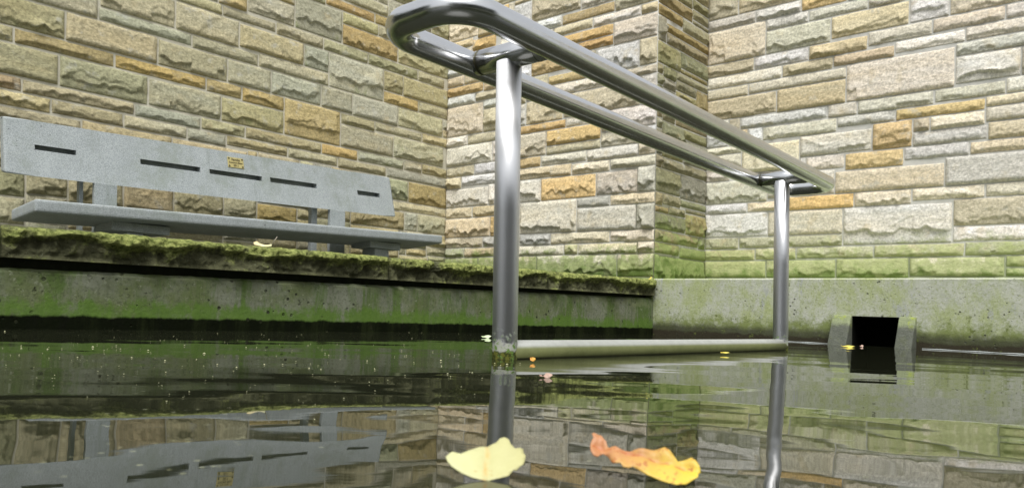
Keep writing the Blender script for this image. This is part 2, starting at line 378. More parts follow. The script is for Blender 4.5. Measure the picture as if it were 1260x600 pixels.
PIERF = [('M3',210,565,-30,158,'b'),('M3',80,200,50,190,'w'),('M3',-150,240,0,75,'b'),('M3',582,810,-30,58,'w'),('M3',825,1130,-40,75,'b'),
 ('M3',440,800,117,185,'o'),('M3',250,430,167,230,'w'),('M3',672,1005,134,205,'w'),('M3',1018,1130,38,108,'b'),('M3',370,658,212,278,'b'),
 ('M3',440,800,272,342,'o'),('M3',560,802,320,388,'ro'),('M3',815,1130,152,332,'g'),('M3',690,992,372,558,'w'),('M3',1004,1130,310,470,'b'),
 ('M3',900,1125,505,578,'b'),('M3',215,490,457,562,'o'),('M3',130,202,475,578,'w'),('M1',820,1090,207,265,'o'),
 ('M1',855,1250,272,330,'w'),('M4',200,765,224,393,'b'),('M4',480,868,335,498,'w'),('M4',490,770,476,585,'g'),('M4',90,475,505,600,'o'),
 ('M2',650,958,-75,72,'b'),('M2',605,642,-60,85,'w'),('M2',605,928,97,155,'o'),('M2',942,1130,42,98,'w'),('M2',805,1200,157,290,'b'),
 ('M2',605,792,172,318,'g'),('M2',605,748,332,388,'o'),('M6',45,455,98,172,'w'),('M6',470,935,38,100,'w'),('M6',945,1085,-10,30,'t'),
 ('M2',600,978,412,484,'b'),('M6',330,670,165,238,'y'),('M6',685,1085,122,200,'y'),
 ('M1',40,180,233,285,'b'),('M1',190,420,203,265,'b'),('M1',60,320,303,365,'o'),('M1',332,430,245,298,'t'),('M1',60,262,374,440,'w'),
 ('M1',275,430,332,388,'b'),('M2',40,315,-28,172,'gb'),('M2',330,430,-28,128,'b'),('M2',48,208,187,246,'w'),('M2',216,430,162,220,'b'),
 ('M2',35,388,263,393,'y'),('M2',398,430,205,353,'w'),('M2',50,255,407,463,'b'),('M2',265,430,375,438,'w'),('M2',35,160,486,546,'b'),('M2',170,430,466,528,'w'),
 ('C4',205,348,98,172,'y'),('C4',357,470,78,140,'b'),('C4',550,735,-80,70,'b'),
 ('K5',40,255,148,236,'y'),('K5',263,300,121,215,'w'),('K5',430,530,99,203,'w'),('K5',541,820,93,188,'yo'),('K5',832,1040,56,164,'gd'),('K5',1052,1130,24,138,'g'),
 ('K5',25,165,247,285,'b'),('K5',178,300,233,277,'b'),('K5',430,720,215,368,'gw'),('K5',730,890,192,237,'g'),('K5',905,1120,172,222,'y'),
 ('K5',45,262,301,387,'b'),('K5',272,300,286,378,'o'),('K5',735,1030,242,353,'gd'),('K5',1043,1122,224,340,'g'),
 ('K5',35,225,402,441,'t'),('K5',233,300,395,434,'g'),('K5',430,580,384,428,'gd'),('K5',592,890,374,420,'y'),('K5',905,1125,361,410,'y'),
 ('K5',38,125,456,494,'m'),('K5',135,300,452,492,'b'),('K5',430,653,442,485,'y'),('K5',662,720,434,478,'m'),('K5',735,1040,430,476,'y'),('K5',1049,1125,417,470,'y'),
 ('K5',0,198,505,575,'m'),('K5',208,505,500,575,'y'),('K5',516,930,492,600,'y'),('K5',941,1125,484,600,'y'),
 ('K5',430,695,37,85,'y'),('K5',705,900,8,50,'y'),('K5',910,1050,-20,25,'b')]
PIERS = [('Z1',98,160,112,318,'g'),('Z1',100,292,35,112,'o'),('Z1',300,495,162,250,'y'),('Z1',170,495,187,263,'o'),('Z1',175,495,272,345,'b'),
 ('Z1',90,280,322,488,'m'),('Z1',290,495,432,560,'m'),('Z1',100,375,-85,15,'o'),('Z1',385,495,90,150,'b'),
 ('Z3',58,125,115,208,'t'),('Z3',135,480,157,238,'b'),('Z3',62,265,232,412,'m'),('Z3',280,470,302,458,'g'),('Z3',50,125,430,530,'b'),
 ('Z3',135,272,456,538,'b'),('Z3',282,465,502,560,'m'),
 ('Z4',60,308,15,130,'m'),('Z4',320,475,22,188,'oy'),('Z4',60,125,142,228,'oy'),('Z4',133,415,162,245,'b'),('Z4',425,470,215,290,'m'),
 ('Z4',58,265,247,322,'oy'),('Z4',272,465,292,370,'m'),('Z4',58,94,345,545,'m'),('Z4',102,470,362,548,'m')]
RIGHT = [('R0',60,285,-30,130,'b'),('R0',305,740,-60,88,'b'),('R0',77,415,167,235,'g'),('R0',425,745,92,150,'w'),('R0',762,1075,-40,62,'yo'),
 ('R0',80,482,250,468,'y'),('R0',500,800,152,217,'gb'),('R0',815,1240,87,150,'y'),('R0',500,955,237,388,'y'),('R0',980,1525,152,298,'b'),
 ('R0',85,403,494,558,'t'),('R0',412,800,427,500,'w'),('R0',815,1236,354,415,'t'),('R1',75,605,108,178,'w'),('R1',617,984,8,73,'t'),('R1',995,1434,-60,-3,'t'),
 ('R1',60,355,202,253,'y'),('R1',370,1068,142,206,'y'),('R1',70,550,275,412,'t'),('R1',577,1075,187,343,'t'),('R1',310,940,395,465,'gd'),('R1',955,1165,302,378,'y'),
 ('R1',215,295,412,438,'w'),('R1',482,1005,477,545,'y'),('R1',367,468,476,560,'w'),
 ('K8',382,575,-50,30,'y'),('K8',600,795,-20,120,'w'),('K8',817,1250,-8,78,'y'),('K8',735,1088,102,165,'y'),('K8',1107,1400,30,92,'w'),('K8',380,716,174,237,'y'),
 ('K8',522,880,224,285,'w'),('K8',895,1400,147,210,'gb'),('K8',265,825,347,528,'gb'),('K8',842,1400,232,290,'gb'),('K8',842,1180,305,443,'w'),('K8',1190,1400,252,390,'y'),
 ('K8',735,1093,477,530,'y'),('K8',1108,1400,412,480,'w'),('K8',325,725,547,588,'gb'),
 ('K9',533,1000,68,120,'yo'),('K9',1015,1400,-5,48,'y'),('K9',217,520,107,163,'gb'),('K9',718,990,112,165,'y'),('K9',1000,1400,55,110,'y'),('K9',625,702,122,172,'t'),
 ('K9',415,610,140,268,'yo'),('K9',27,397,207,308,'gd'),('K9',632,990,187,245,'gd'),('K9',1012,1400,132,205,'b'),('K9',60,245,325,380,'w'),
 ('K9',258,550,303,365,'yo'),('K9',570,900,267,328,'gd'),('K9',917,1400,237,295,'b'),('K9',210,770,392,496,'y'),('K9',785,1400,317,452,'gd'),
 ('K9',-30,292,532,598,'yo'),('K9',306,600,512,562,'y'),('K9',612,980,482,538,'y'),('K9',1000,1400,457,505,'y'),
 ('R2',415,580,45,115,'w'),('R2',685,1100,120,318,'y'),('R2',430,660,142,195,'y'),('R2',430,660,200,285,'y'),('R2',410,580,300,368,'w'),('R2',430,855,392,538,'y'),
 ('H1',197,415,57,100,'w'),('H1',428,642,42,80,'y'),('H1',207,525,107,220,'gw'),('H1',537,918,94,208,'y'),
 ('H1',195,368,232,282,'m'),('H1',384,918,224,270,'m'),('H1',190,460,292,345,'m'),('H1',470,682,287,330,'m'),('H1',687,1085,277,325,'m'),
 ('H1',207,515,350,430,'m'),('H1',527,885,344,430,'m'),('H0',248,812,70,256,'gw'),('H0',828,1400,24,156,'b'),('H0',845,1400,167,232,'w'),
 ('H0',410,872,264,318,'m'),('H0',890,1400,247,302,'m'),('H0',210,580,335,428,'m'),('H0',597,1085,330,425,'y'),('H0',1105,1400,320,375,'m'),('H0',1105,1400,382,420,'y')]

class Wall:
    def __init__(s, P0, D, vp):
        s.P0 = Vector(P0); s.D = Vector((D[0], D[1], 0)); s.xv, s.yv = vp
        s.N = Vector((KL, 0, 1))
        n = s.D.cross(s.N).normalized()
        if n.dot(s.P0) > 0: n = -n
        s.n = n
    def pt(s, p, w):                       # p along the wall, w = slope of the course line through the vanishing point
        X0 = s.P0.x + s.D.x*p; Y0 = s.P0.y + s.D.y*p
        num = (PY - s.yv - w*(PX - s.xv))*Y0 + F*X0*sr - w*F*X0*cr
        den = F*(cr - KL*sr) + w*F*(KL*cr + sr)
        z = num/den
        return np.stack([X0 + KL*z, Y0 + 0*z, C + z], -1)
    def p_of(s, x, y):
        P = onplane(s.P0, s.D, x, y); Q = P - s.N*(P.z - C)
        return (Q - s.P0).dot(s.D)
    def w_of(s, x, y): return (y - s.yv)/(x - s.xv)
    def w_z(s, p, z):                      # w for a height z at station p
        X = s.P0 + s.D*p + s.N*(z - C)
        a = F*X.x/X.y; b = F*(X.z - C)/X.y
        return (PY - (-a*sr + b*cr) - s.yv)/(PX + a*cr + b*sr - s.xv)

def rand_col(kind):
    r = random.random()
    if kind == 'L': ks = ['b','t','bm','g','gm','o','b','t']
    elif kind == 'P': ks = ['b','w','y','g','o','gb','b','w']
    elif kind == 'S': ks = ['b','m','oy','o','g','bm']
    else: ks = ['y','w','gd','t','gb','y','b','w']
    return random.choice(ks)

def build_wall(name, walls, mats, parent=None):
    """walls: list of (Wall, stones, prange, zrange, kind, tone, mossfn, view p-range)"""
    V = []; Fc = []; CO = []; MO = []; MI = []
    base = 0
    for wl, src, (pa, pb), (za, zb), kind, tone, mossfn, (va, vb) in walls:
        pm = 0.5*(va + vb)
        w_lo, w_hi = wl.w_z(pm, za), wl.w_z(pm, zb)       # bottom, top
        sgn = 1 if w_hi > w_lo else -1
        kz = (zb - za)/abs(w_hi - w_lo)                   # metres per unit w
        # work in (p, h) with h = height above za measured at pm
        def W(h): return w_lo + sgn*h/kz
        rects = []
        def clip(r, q):
            ox = min(r[1], q[1]) - max(r[0], q[0]); oz = min(r[3], q[3]) - max(r[2], q[2])
            if ox <= 0 or oz <= 0: return r
            if ox/(r[1]-r[0]) < oz/(r[3]-r[2]):
                if (r[0]+r[1]) > (q[0]+q[1]): r[0] = q[1] + 0.004
                else: r[1] = q[0] - 0.004
            else:
                if (r[2]+r[3]) > (q[2]+q[3]): r[2] = q[3] + 0.004
                else: r[3] = q[2] - 0.004
            return r
        for (k, x0, x1, yt, yb, c) in src:
            ox, oy, sc = OFF[k]
            X0 = ox + x0/sc; X1 = ox + x1/sc; T = oy + yt/sc; B = oy + yb/sc
            ym = (T + B)/2
            p0 = wl.p_of(X0, ym); ym1 = wl.yv + wl.w_of(X0, ym)*(X1 - wl.xv); p1 = wl.p_of(X1, ym1)
            h1 = sgn*(wl.w_of(X0, T) - w_lo)*kz; h0 = sgn*(wl.w_of(X0, B) - w_lo)*kz
            r = [min(p0, p1), max(p0, p1), min(h0, h1), max(h0, h1)]
            r[0] = max(r[0], pa); r[1] = min(r[1], pb); r[2] = max(r[2], 0.0)
            for q in rects:
                if r[1]-r[0] < .03 or r[3]-r[2] < .02: break
                r = clip(r, q)
            if r[1]-r[0] < .04 or r[3]-r[2] < .028: continue
            rects.append(r + [c])
        # fill what is left with random ashlar
        dp, dh = 0.015, 0.0125
        H = zb - za
        nx = int((pb-pa)/dp); nh = int(H/dh)
        g = np.zeros((nh, nx), bool)
        def cover(r, mg=0.006):
            i0 = int(round((r[2]-mg)/dh)); i1 = int(round((r[3]+mg)/dh)); j0 = int(round((r[0]-pa-mg)/dp)); j1 = int(round((r[1]-pa+mg)/dp))
            g[max(i0,0):max(i1,0), max(j0,0):max(j1,0)] = True
        for r in rects: cover(r)
        for i in range(nh):
            for j in range(nx):
                if g[i, j]: continue
                tw = int(random.uniform(.16, .52)/dp); th = random.choice([6, 6, 6, 12, 12, 14])
                a = 0
                while a < tw and j + a < nx and not g[i, j+a]: a += 1
                rest = 0
                while j + a + rest < nx and not g[i, j+a+rest] and rest < 8: rest += 1
                if rest < 7: a += rest
                b = 1
                while b < th and i + b < nh and not g[i+b, j:j+a].any(): b += 1
                rest = 0
                while i + b + rest < nh and not g[i+b+rest, j:j+a].any() and rest < 4: rest += 1
                if rest < 4: b += rest
                r = [pa + j*dp + .003, pa + (j+a)*dp - .005, i*dh + .003, (i+b)*dh - .005, rand_col(kind)]
                g[i:i+b, j:j+a] = True
                if r[1]-r[0] < .03 or r[3]-r[2] < .02: continue
                rects.append(r)
        # let every stone grow until only a thin joint is left
        for r in rects:
            for side in (0, 1, 2, 3):
                ax = 0 if side < 2 else 2; ot = 2 - ax; lim = 0.05
                best = lim
                for q in rects:
                    if q is r or min(r[ot+1], q[ot+1]) - max(r[ot], q[ot]) < .004: continue
                    gdist = (r[ax] - q[ax+1]) if side % 2 == 0 else (q[ax] - r[ax+1])
                    if gdist > -.02: best = min(best, gdist)
                lo_, hi_ = (pa, pb) if ax == 0 else (0.0, H)
                gdist = (r[ax] - lo_ + .004) if side % 2 == 0 else (hi_ - r[ax+1] + .004)
                best = min(best, gdist)
                if best < lim:
                    mv = best - (.0080 if kind == 'L' else .0060)
                    if side % 2 == 0: r[ax] -= mv
                    else: r[ax+1] += mv
        # stone faces
        for si, (p0, p1, h0, h1, c) in enumerate(rects):
            w_, h_ = p1 - p0, h1 - h0
            inview = (p1 > va and p0 < vb)
            cell = 0.0070 if inview else 0.03
            nu = max(3, int(w_/cell)); nv = max(3, int(h_/cell))
            e = 0.0035
            us = np.concatenate([[0], np.linspace(e, w_-e, nu), [w_]]); vs = np.concatenate([[0], np.linspace(e, h_-e, nv), [h_]])
            U, Vv = np.meshgrid(us, vs)               # Vv from bottom up
            sd = si*3.71 + (1.3 if kind == 'L' else 8.1)
            edge = np.minimum(np.minimum(U, w_-U), np.minimum(Vv, h_-Vv))
            ed = np.clip(edge/(0.022 + 0.012*vn(U*14, Vv*14, sd, 3)), 0, 1); ed = ed**0.6
            A = (0.019 + 0.027*min(1, h_/0.16))*random.uniform(.75, 1.25)*(.85 if kind == 'R' else .85 if kind == 'L' else 1)
            style = random.random()
            t = 1 - Vv/h_                              # 0 top, 1 bottom
            led = (0.74 if kind in 'RP' else 0.70) + random.uniform(.06, .22)*fbm(U*7, 0*U, sd, 11, 3) + (0.05 + 0.22*random.random())*vn(U*random.choice([16, 26, 34]) + sd, 0*U, 1.0, 13)*(0.02/h_)**.5*1.6 + 0.10*random.uniform(-1, 1) + 0.35*(vn(U*5 + sd*3, 0*U, 4.0, 17) > .45)
            if style > 0.88: led = led + 0.6            # some stones have no broken ledge
            ramp = 0.55 + 0.45*np.clip(t/led, 0, 1)
            drop = np.clip((t - led)*h_/0.0055, 0, 1)
            led2 = led - 0.16 + 0.22*vn(U*17 + sd, 0*U, 9.0, 19)       # a second, partial break above the first
            drop2 = np.clip((t - led2)*h_/0.006, 0, 1)*(vn(U*8 + 2*sd, 0*U, 6.0, 23) > .05)
            prof = (0.42 + 0.58*np.clip(t/np.maximum(led, .2), 0, 1)**1.3)*(1 - 0.74*drop)*(1 - 0.30*drop2*(1-drop))
            # a broken flake at one side of some stones
            if style < 0.45:
                sd2 = (w_ - U) if style < 0.25 else U
                prof = prof*(0.45 + 0.55*np.clip((sd2 - 0.03 - 0.018*vn(0*U, Vv*30, sd, 5))/0.010, 0, 1))
            fac = 1 - np.abs(fbm(U*16, Vv*16, sd, 20, 3))*1.4
            prof = prof*(0.80 + 0.20*fac)
            # chipped facets: the lowest of a handful of random planes
            fc = np.full_like(U, 1.0)
            for kf in range(int(5 + 10*w_)):
                cu_, cv_ = random.uniform(0, w_), random.uniform(0, h_); an = random.uniform(0, 6.28); sl = random.uniform(4, 14)
                fc = np.minimum(fc, random.uniform(.55, 1.0) + sl*((U-cu_)*math.cos(an) + (Vv-cv_)*math.sin(an)*1.3) + 0.5*max(0, 1) )
            prof = prof*np.clip(fc, .62, 1)
            d = 0.002 + A*ed*prof + 0.0030*ed*fbm(U*34, Vv*48, sd, 31, 3) + 0.0022*ed*fbm(U*9, Vv*12, sd, 33, 2)
            d[0, :] = d[-1, :] = -0.006; d[:, 0] = d[:, -1] = -0.006
            # wobble the outline a little
            PU = p0 + U + 0.0025*vn(Vv*25, U*0, sd, 40)*np.where((U < e) | (U > w_-e*1.01), 1, 0)
            HH = h0 + Vv + 0.0022*vn(U*22, Vv*0, sd, 41)*np.where((Vv < e) | (Vv > h_-e*1.01), 1, 0)
            P = wl.pt(PU, W(HH)) + d[..., None]*np.array(wl.n)
            n0, n1 = P.shape[:2]
            V.append(P.reshape(-1, 3))
            idx = base + np.arange(n0*n1).reshape(n0, n1)
            q = np.stack([idx[:-1,:-1], idx[:-1,1:], idx[1:,1:], idx[1:,:-1]], -1).reshape(-1, 4)
            a0 = P[0,0]; nn = np.cross(P[0,1]-a0, P[1,0]-a0)
            if np.dot(nn, np.array(wl.n)) < 0: q = q[:, ::-1]
            Fc.append(q); MI.append(np.zeros(len(q), int)); base += n0*n1
            mean_ = np.array({'L': (.48,.45,.31), 'S': (.44,.41,.26)}.get(kind, (.585,.565,.48)))
            mk_ = .0 if c in ('yo', 'w', 'ro', 'o') else .14
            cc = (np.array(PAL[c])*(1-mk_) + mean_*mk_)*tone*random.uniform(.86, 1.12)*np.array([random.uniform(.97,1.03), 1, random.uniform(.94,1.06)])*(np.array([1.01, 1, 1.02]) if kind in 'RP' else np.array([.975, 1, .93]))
            # colour varies across a face: rust or grey veins follow the bedding
            band = 0.5 + 0.5*fbm(U*3 + Vv*4, Vv*18, sd, 50, 3)
            cc2 = cc*np.array([1.12, 1.02, .86]) if random.random() < .5 else cc*np.array([.92, .935, .93])
            ccs = cc[None, None, :]*(1-band[..., None]) + cc2[None, None, :]*band[..., None]
            CO.append(ccs.reshape(-1, 3))
            up = np.clip((ramp - .55)/.45, 0, 1)
            MO.append((mossfn(P[..., 0], P[..., 1], P[..., 2]) + 0.10*(drop > .5) + 0.05*np.where(c in ('m','bm','gm'), 1, 0)).reshape(-1))
        # mortar bed
        npg = max(2, int((pb-pa)/.15)); nhg = max(2, int(H/.1))
        pp, hh = np.meshgrid(np.linspace(pa, pb, npg), np.linspace(-0.06, H, nhg))
        P = wl.pt(pp, W(hh)) + 0.0*np.array(wl.n)
        n0, n1 = P.shape[:2]
        V.append(P.reshape(-1, 3)); idx = base + np.arange(n0*n1).reshape(n0, n1)
        q = np.stack([idx[:-1,:-1], idx[:-1,1:], idx[1:,1:], idx[1:,:-1]], -1).reshape(-1, 4)
        a0 = P[0,0]; nn = np.cross(P[0,1]-a0, P[1,0]-a0)
        if np.dot(nn, np.array(wl.n)) < 0: q = q[:, ::-1]
        Fc.append(q); MI.append(np.ones(len(q), int)); base += n0*n1
        CO.append(np.ones((n0*n1, 3))*.5); MO.append(mossfn(P[..., 0], P[..., 1], P[..., 2]).reshape(-1))
        # thickness behind: back sheet, top and ends
        th = np.array(wl.n)*-0.24
        A0, A1, B1, B0 = P[0, 0], P[0, -1], P[-1, -1], P[-1, 0]
        V.append(np.array([A0, A1, B1, B0, A0+th, A1+th, B1+th, B0+th]))
        q = base + np.array([(4,7,6,5),(0,4,5,1),(3,2,6,7),(0,3,7,4),(1,5,6,2)])
        Fc.append(q); MI.append(np.ones(5, int)); base += 8
        CO.append(np.ones((8, 3))*.4); MO.append(np.zeros(8))
    V = np.concatenate(V); Fc = np.concatenate(Fc); MI = np.concatenate(MI); CO = np.concatenate(CO); MO = np.concatenate(MO)
    me = bpy.data.meshes.new(name)
    me.vertices.add(len(V)); me.vertices.foreach_set('co', V.ravel())
    me.loops.add(len(Fc)*4); me.polygons.add(len(Fc))
    me.loops.foreach_set('vertex_index', Fc.ravel().astype(np.int32))
    me.polygons.foreach_set('loop_start', (np.arange(len(Fc))*4).astype(np.int32))
    o = link(name, me, mats, parent)
    me.polygons.foreach_set('material_index', MI.astype(np.int32))
    ca = me.attributes.new('col', 'FLOAT_COLOR', 'POINT'); ca.data.foreach_set('color', np.concatenate([CO, np.ones((len(CO), 1))], 1).ravel())
    ma = me.attributes.new('moss', 'FLOAT', 'POINT'); ma.data.foreach_set('value', MO.ravel())
    me.update(calc_edges=True); me.validate()
    return o

VPL = (1450, 405); VPR = (-410, 337)
W_left = Wall(c5, L, VPL); W_pf = Wall(c5, (-R[0], -R[1]), VPR); W_ps = Wall(C0, L, VPL); W_right = Wall(_sf, (-R[0], -R[1]), VPR)
pf_len = (Vector((C0.x, C0.y)) - Vector((c5.x, c5.y))).length
ps_len = (Vector((_sf.x, _sf.y)) - Vector((C0.x, C0.y))).length
TOP = 2.80
def moss_left(x, y, z): return 0.08 + 0.30*np.clip((0.75 - z)/.4, 0, 1) + 0.22*np.clip(fbm(x*1.3, z*1.6 + y, 2.0, 71, 3)*1.6, 0, 1)
def moss_pf(x, y, z): return -0.12 + 1.30*np.clip((0.84 - z)/.44, 0, 1)**1.25
def moss_ps(x, y, z): return 0.02 + 1.10*np.clip((1.15 - z)/.75, 0, 1)**1.3
def moss_r(x, y, z): return -0.16 + 1.35*np.clip((0.94 - z)/.52, 0, 1)**1.35

def far_p(wl, x): return wl.p_of(x, hor(x))
wl_left = build_wall('stone_wall', [(W_left, LEFT, (-4.9, -0.0), (0.2, TOP), 'L', .92, moss_left, (far_p(W_left, -30), 0.0))], [M_stoneL, M_mortL])
tag(wl_left, 'tall ochre and grey rock-faced stone wall running behind the grey bench', 'wall')
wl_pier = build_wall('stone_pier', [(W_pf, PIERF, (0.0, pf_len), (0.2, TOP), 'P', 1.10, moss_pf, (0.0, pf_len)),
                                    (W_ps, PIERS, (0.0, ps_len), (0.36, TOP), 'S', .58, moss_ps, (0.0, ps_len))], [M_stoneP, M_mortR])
tag(wl_pier, 'projecting stone wall section with an outer corner, between the bench wall and the outlet side', 'wall')
wl_right = build_wall('stone_wall', [(W_right, RIGHT, (0.0, 4.6), (0.30, TOP), 'R', 1.16, moss_r, (0.0, far_p(W_right, 1290)))], [M_stoneR, M_mortR])
tag(wl_right, 'pale sandstone block wall set back above the concrete wall with the square drain opening', 'wall')

# ------------------------------------------------------------------ left concrete retaining wall with coping
LD3 = Vector((LD.x, LD.y, 0)); Ln = Vector((LD.y, -LD.x, 0))         # Ln points to the pool
def LC(s, out, z): return Vector((C0.x + LD.x*s + Ln.x*out + KL*(z - C), C0.y + LD.y*s + Ln.y*out, z))
def lc_s(P):
    X = P[0] - KL*(P[2]-C); return (X - C0.x)*LD.x + (P[1]-C0.y)*LD.y
def lc_pt(x, y, out=0.0): return onplane((C0.x + Ln.x*out, C0.y + Ln.y*out, C), LD, x, y)
a_ = lc_pt(0, 334); b_ = lc_pt(767, 367.3)
def ztop(s):
    sa, sb = lc_s(a_), lc_s(b_); return a_.z + (b_.z - a_.z)*(s - sa)/(sb - sa)
S_END = -6.0
lw = empty('retaining_wall', LC(-2.5, 0, 0)); tag(lw, 'low green-stained concrete basin wall with mossy coping in front of the bench', 'wall')
# profile lofted along the wall: chamfered lip at the top
ns = 220
prof = [(0.0, -0.4), (0.0, 'T-.016'), (-0.016, 'T'), (-0.30, 'T'), (-0.30, -0.4)]
bm = bmesh.new(); rows = []
for i in range(ns + 1):
    s = S_END + (0 - S_END)*i/ns
    row = []
    for k, (o, z) in enumerate(prof):
        zt = ztop(s)
        z = zt - .001 if z == 'T-.016' else zt + .013 if z == 'T' else z
        jit = 0.0022*math.sin(s*41)*math.sin(s*17.3)+.0015*math.sin(s*97) if k in (1, 2) else 0
        row.append(bm.verts.new(LC(s, o, z + jit*.5)))
    rows.append(row)
for i in range(ns):
    for k in range(len(prof) - 1):
        bm.faces.new([rows[i][k], rows[i+1][k], rows[i+1][k+1], rows[i][k+1]])
bm_obj('wall_face', bm, M_concL, lw)
# dark recessed joint between the concrete and the coping
bm = bmesh.new()
hexa(bm, [LC(S_END, -0.055, ztop(S_END)-.01), LC(0, -0.055, ztop(0)-.01), LC(0, -0.28, ztop(0)-.01), LC(S_END, -0.28, ztop(S_END)-.01),
          LC(S_END, -0.055, ztop(S_END)+.07), LC(0, -0.055, ztop(0)+.07), LC(0, -0.28, ztop(0)+.07), LC(S_END, -0.28, ztop(S_END)+.07)])
bm_obj('recessed_joint', bm, mat_plain('dark_joint', (0.035, 0.042, 0.02), 0.95, var=.6, scale=40), lw)
# coping stones
OUT = 0.035
t0 = lc_pt(0, 275, OUT); t1 = lc_pt(800, 343.5, OUT); u0 = lc_pt(0, 315.5, OUT); u1 = lc_pt(800, 362.9, OUT)
def lin(Pa, Pb, s):
    sa, sb = lc_s(Pa), lc_s(Pb); return Pa.z + (Pb.z-Pa.z)*(s-sa)/(sb-sa)
js = [S_END, -4.6, lc_s(lc_pt(2, 300, OUT)), lc_s(lc_pt(482.5, 320, OUT)), lc_s(lc_pt(678, 340, OUT)), -0.004]
for ci in range(len(js) - 1):
    s0, s1 = js[ci] + .003, js[ci+1] - .003
    n = int((s1 - s0)/(0.0045 if ci >= 2 else 0.03)) + 2; m = 24
    ss = np.linspace(s0, s1, n); vv = np.linspace(0, 1, m)
    S, T_ = np.meshgrid(ss, vv)                                    # T_: 0 bottom, 1 top
    zb_ = np.array([lin(u0, u1, s) for s in ss])[None, :] + 0*S; zt_ = np.array([lin(t0, t1, s) for s in ss])[None, :] + 0*S
    ledge = 0.52 + 0.22*fbm(S*7, 0*S, 3.3*ci, 80, 3)
    edge_s = np.clip(np.minimum(S - s0, s1 - S)/0.03, 0, 1)**.5
    d = np.where(T_ > ledge, 1.0, 0.35 + 0.4*np.clip(T_/.25, 0, 1)*0)
    d = np.clip((T_ - ledge)*5, 0, 1)*0.026 + 0.026*fbm(S*10, T_*1.4, ci, 84, 2) + 0.008*fbm(S*30, T_*3, ci, 85, 2) + 0.010*(1-np.clip((T_-.0)/.12, 0, 1))
    d = d + 0.010*(1 - 2*np.abs(fbm(S*24, T_*2.6, ci+4, 86, 3)))
    d = d*edge_s - 0.020*np.clip((T_ - 0.82)/.18, 0, 1)**2 + 0.004*fbm(S*60, T_*7, ci, 88, 3) - 0.022
    ZZ = zb_ + (zt_-zb_)*T_ + 0.0015*fbm(S*25, T_*3, 1.7, 90, 3)*(T_ > .9) + 0.0014*vn(S*90, T_*3, 2.0, 91)*(T_ > .9)
    bm = bmesh.new()
    G = [[bm.verts.new(LC(S[i, j], OUT + d[i, j], ZZ[i, j])) for j in range(n)] for i in range(m)]
    for i in range(m-1):
        for j in range(n-1): bm.faces.new([G[i][j], G[i][j+1], G[i+1][j+1], G[i+1][j]])
    bt = [bm.verts.new(LC(S[m-1, j], -0.30, ZZ[m-1, j] + .004*math.sin(j*.3))) for j in range(n)]
    bb = [bm.verts.new(LC(S[0, j], -0.30, ZZ[0, j])) for j in range(n)]
    for j in range(n-1):
        bm.faces.new([G[m-1][j], G[m-1][j+1], bt[j+1], bt[j]])
        bm.faces.new([G[0][j+1], G[0][j], bb[j], bb[j+1]])
        bm.faces.new([bt[j], bt[j+1], bb[j+1], bb[j]])
    bm.faces.new([G[i][0] for i in range(m)] + [bt[0], bb[0]])
    bm.faces.new([G[i][n-1] for i in range(m)][::-1] + [bb[n-1], bt[n-1]])
    nv = len(bm.verts)
    o = bm_obj('coping_stone', bm, M_cop, lw)
    moss = np.full(len(o.data.vertices), 0.6)
    mv = 0.30 + 0.30*np.clip((T_ - ledge + .25)/.45, 0, 1) + 0.35*fbm(S*9, T_*2, 5.5, 93, 3) + 10*(d + .01)
    moss[:m*n] = mv.ravel()
    at = o.data.attributes.new('moss', 'FLOAT', 'POINT'); at.data.foreach_set('value', moss)

# ------------------------------------------------------------------ right concrete wall with the outlet
Rr = Vector((-R[0], -R[1], 0)); Rn = Vector((-L[0], -L[1], 0))
def RC(s, out, z): return Vector((C0.x + Rr.x*s + Rn.x*out + KL*(z-C), C0.y + Rr.y*s + Rn.y*out, z))
def rc_pt(x, y, out=0.0): return onplane((C0.x + Rn.x*out, C0.y + Rn.y*out, C), Rr, x, y)
def rc_s(P):
    X = P[0] - KL*(P[2]-C); return (X - C0.x)*Rr.x + (P[1]-C0.y)*Rr.y
zr = rc_pt(1000, 342).z
hs0 = rc_s(rc_pt(1048.5, 392)); hs1 = rc_s(rc_pt(1107, 392)); hz = rc_pt(1078, 389.3).z
rwall = empty('retaining_wall', RC(1.5, 0, 0)); tag(rwall, 'pale algae-spotted concrete basin wall with a square outlet opening', 'wall')
bm = bmesh.new()
SE = 5.2; DEP = ps_len + .25
zs = [-0.4, hz, zr - .008]; sx = [0.0, hs0, hs1, SE]
gv = {}
def V_(s, o, z):
    k = (round(s, 4), round(o, 4), round(z, 4))
    if k not in gv: gv[k] = bm.verts.new(RC(s, o, z))
    return gv[k]
for i in range(3):
    for j in range(2):
        if i == 1 and j == 0: continue
        bm.faces.new([V_(sx[i],0,zs[j]), V_(sx[i+1],0,zs[j]), V_(sx[i+1],0,zs[j+1]), V_(sx[i],0,zs[j+1])])
    bm.faces.new([V_(sx[i],0,zs[2]), V_(sx[i+1],0,zs[2]), V_(sx[i+1],-.008,zr), V_(sx[i],-.008,zr)])
    bm.faces.new([V_(sx[i],-.008,zr), V_(sx[i+1],-.008,zr), V_(sx[i+1],-DEP,zr), V_(sx[i],-DEP,zr)])
D2 = -0.75
bm.faces.new([V_(hs0,0,-.4), V_(hs0,0,hz), V_(hs0,D2,hz), V_(hs0,D2,-.4)])
bm.faces.new([V_(hs1,0,-.4), V_(hs1,0,hz), V_(hs1,D2,hz), V_(hs1,D2,-.4)])
bm.faces.new([V_(hs0,0,hz), V_(hs1,0,hz), V_(hs1,D2,hz), V_(hs0,D2,hz)])
bm.faces.new([V_(hs0,D2,-.4), V_(hs1,D2,-.4), V_(hs1,D2,hz), V_(hs0,D2,hz)])
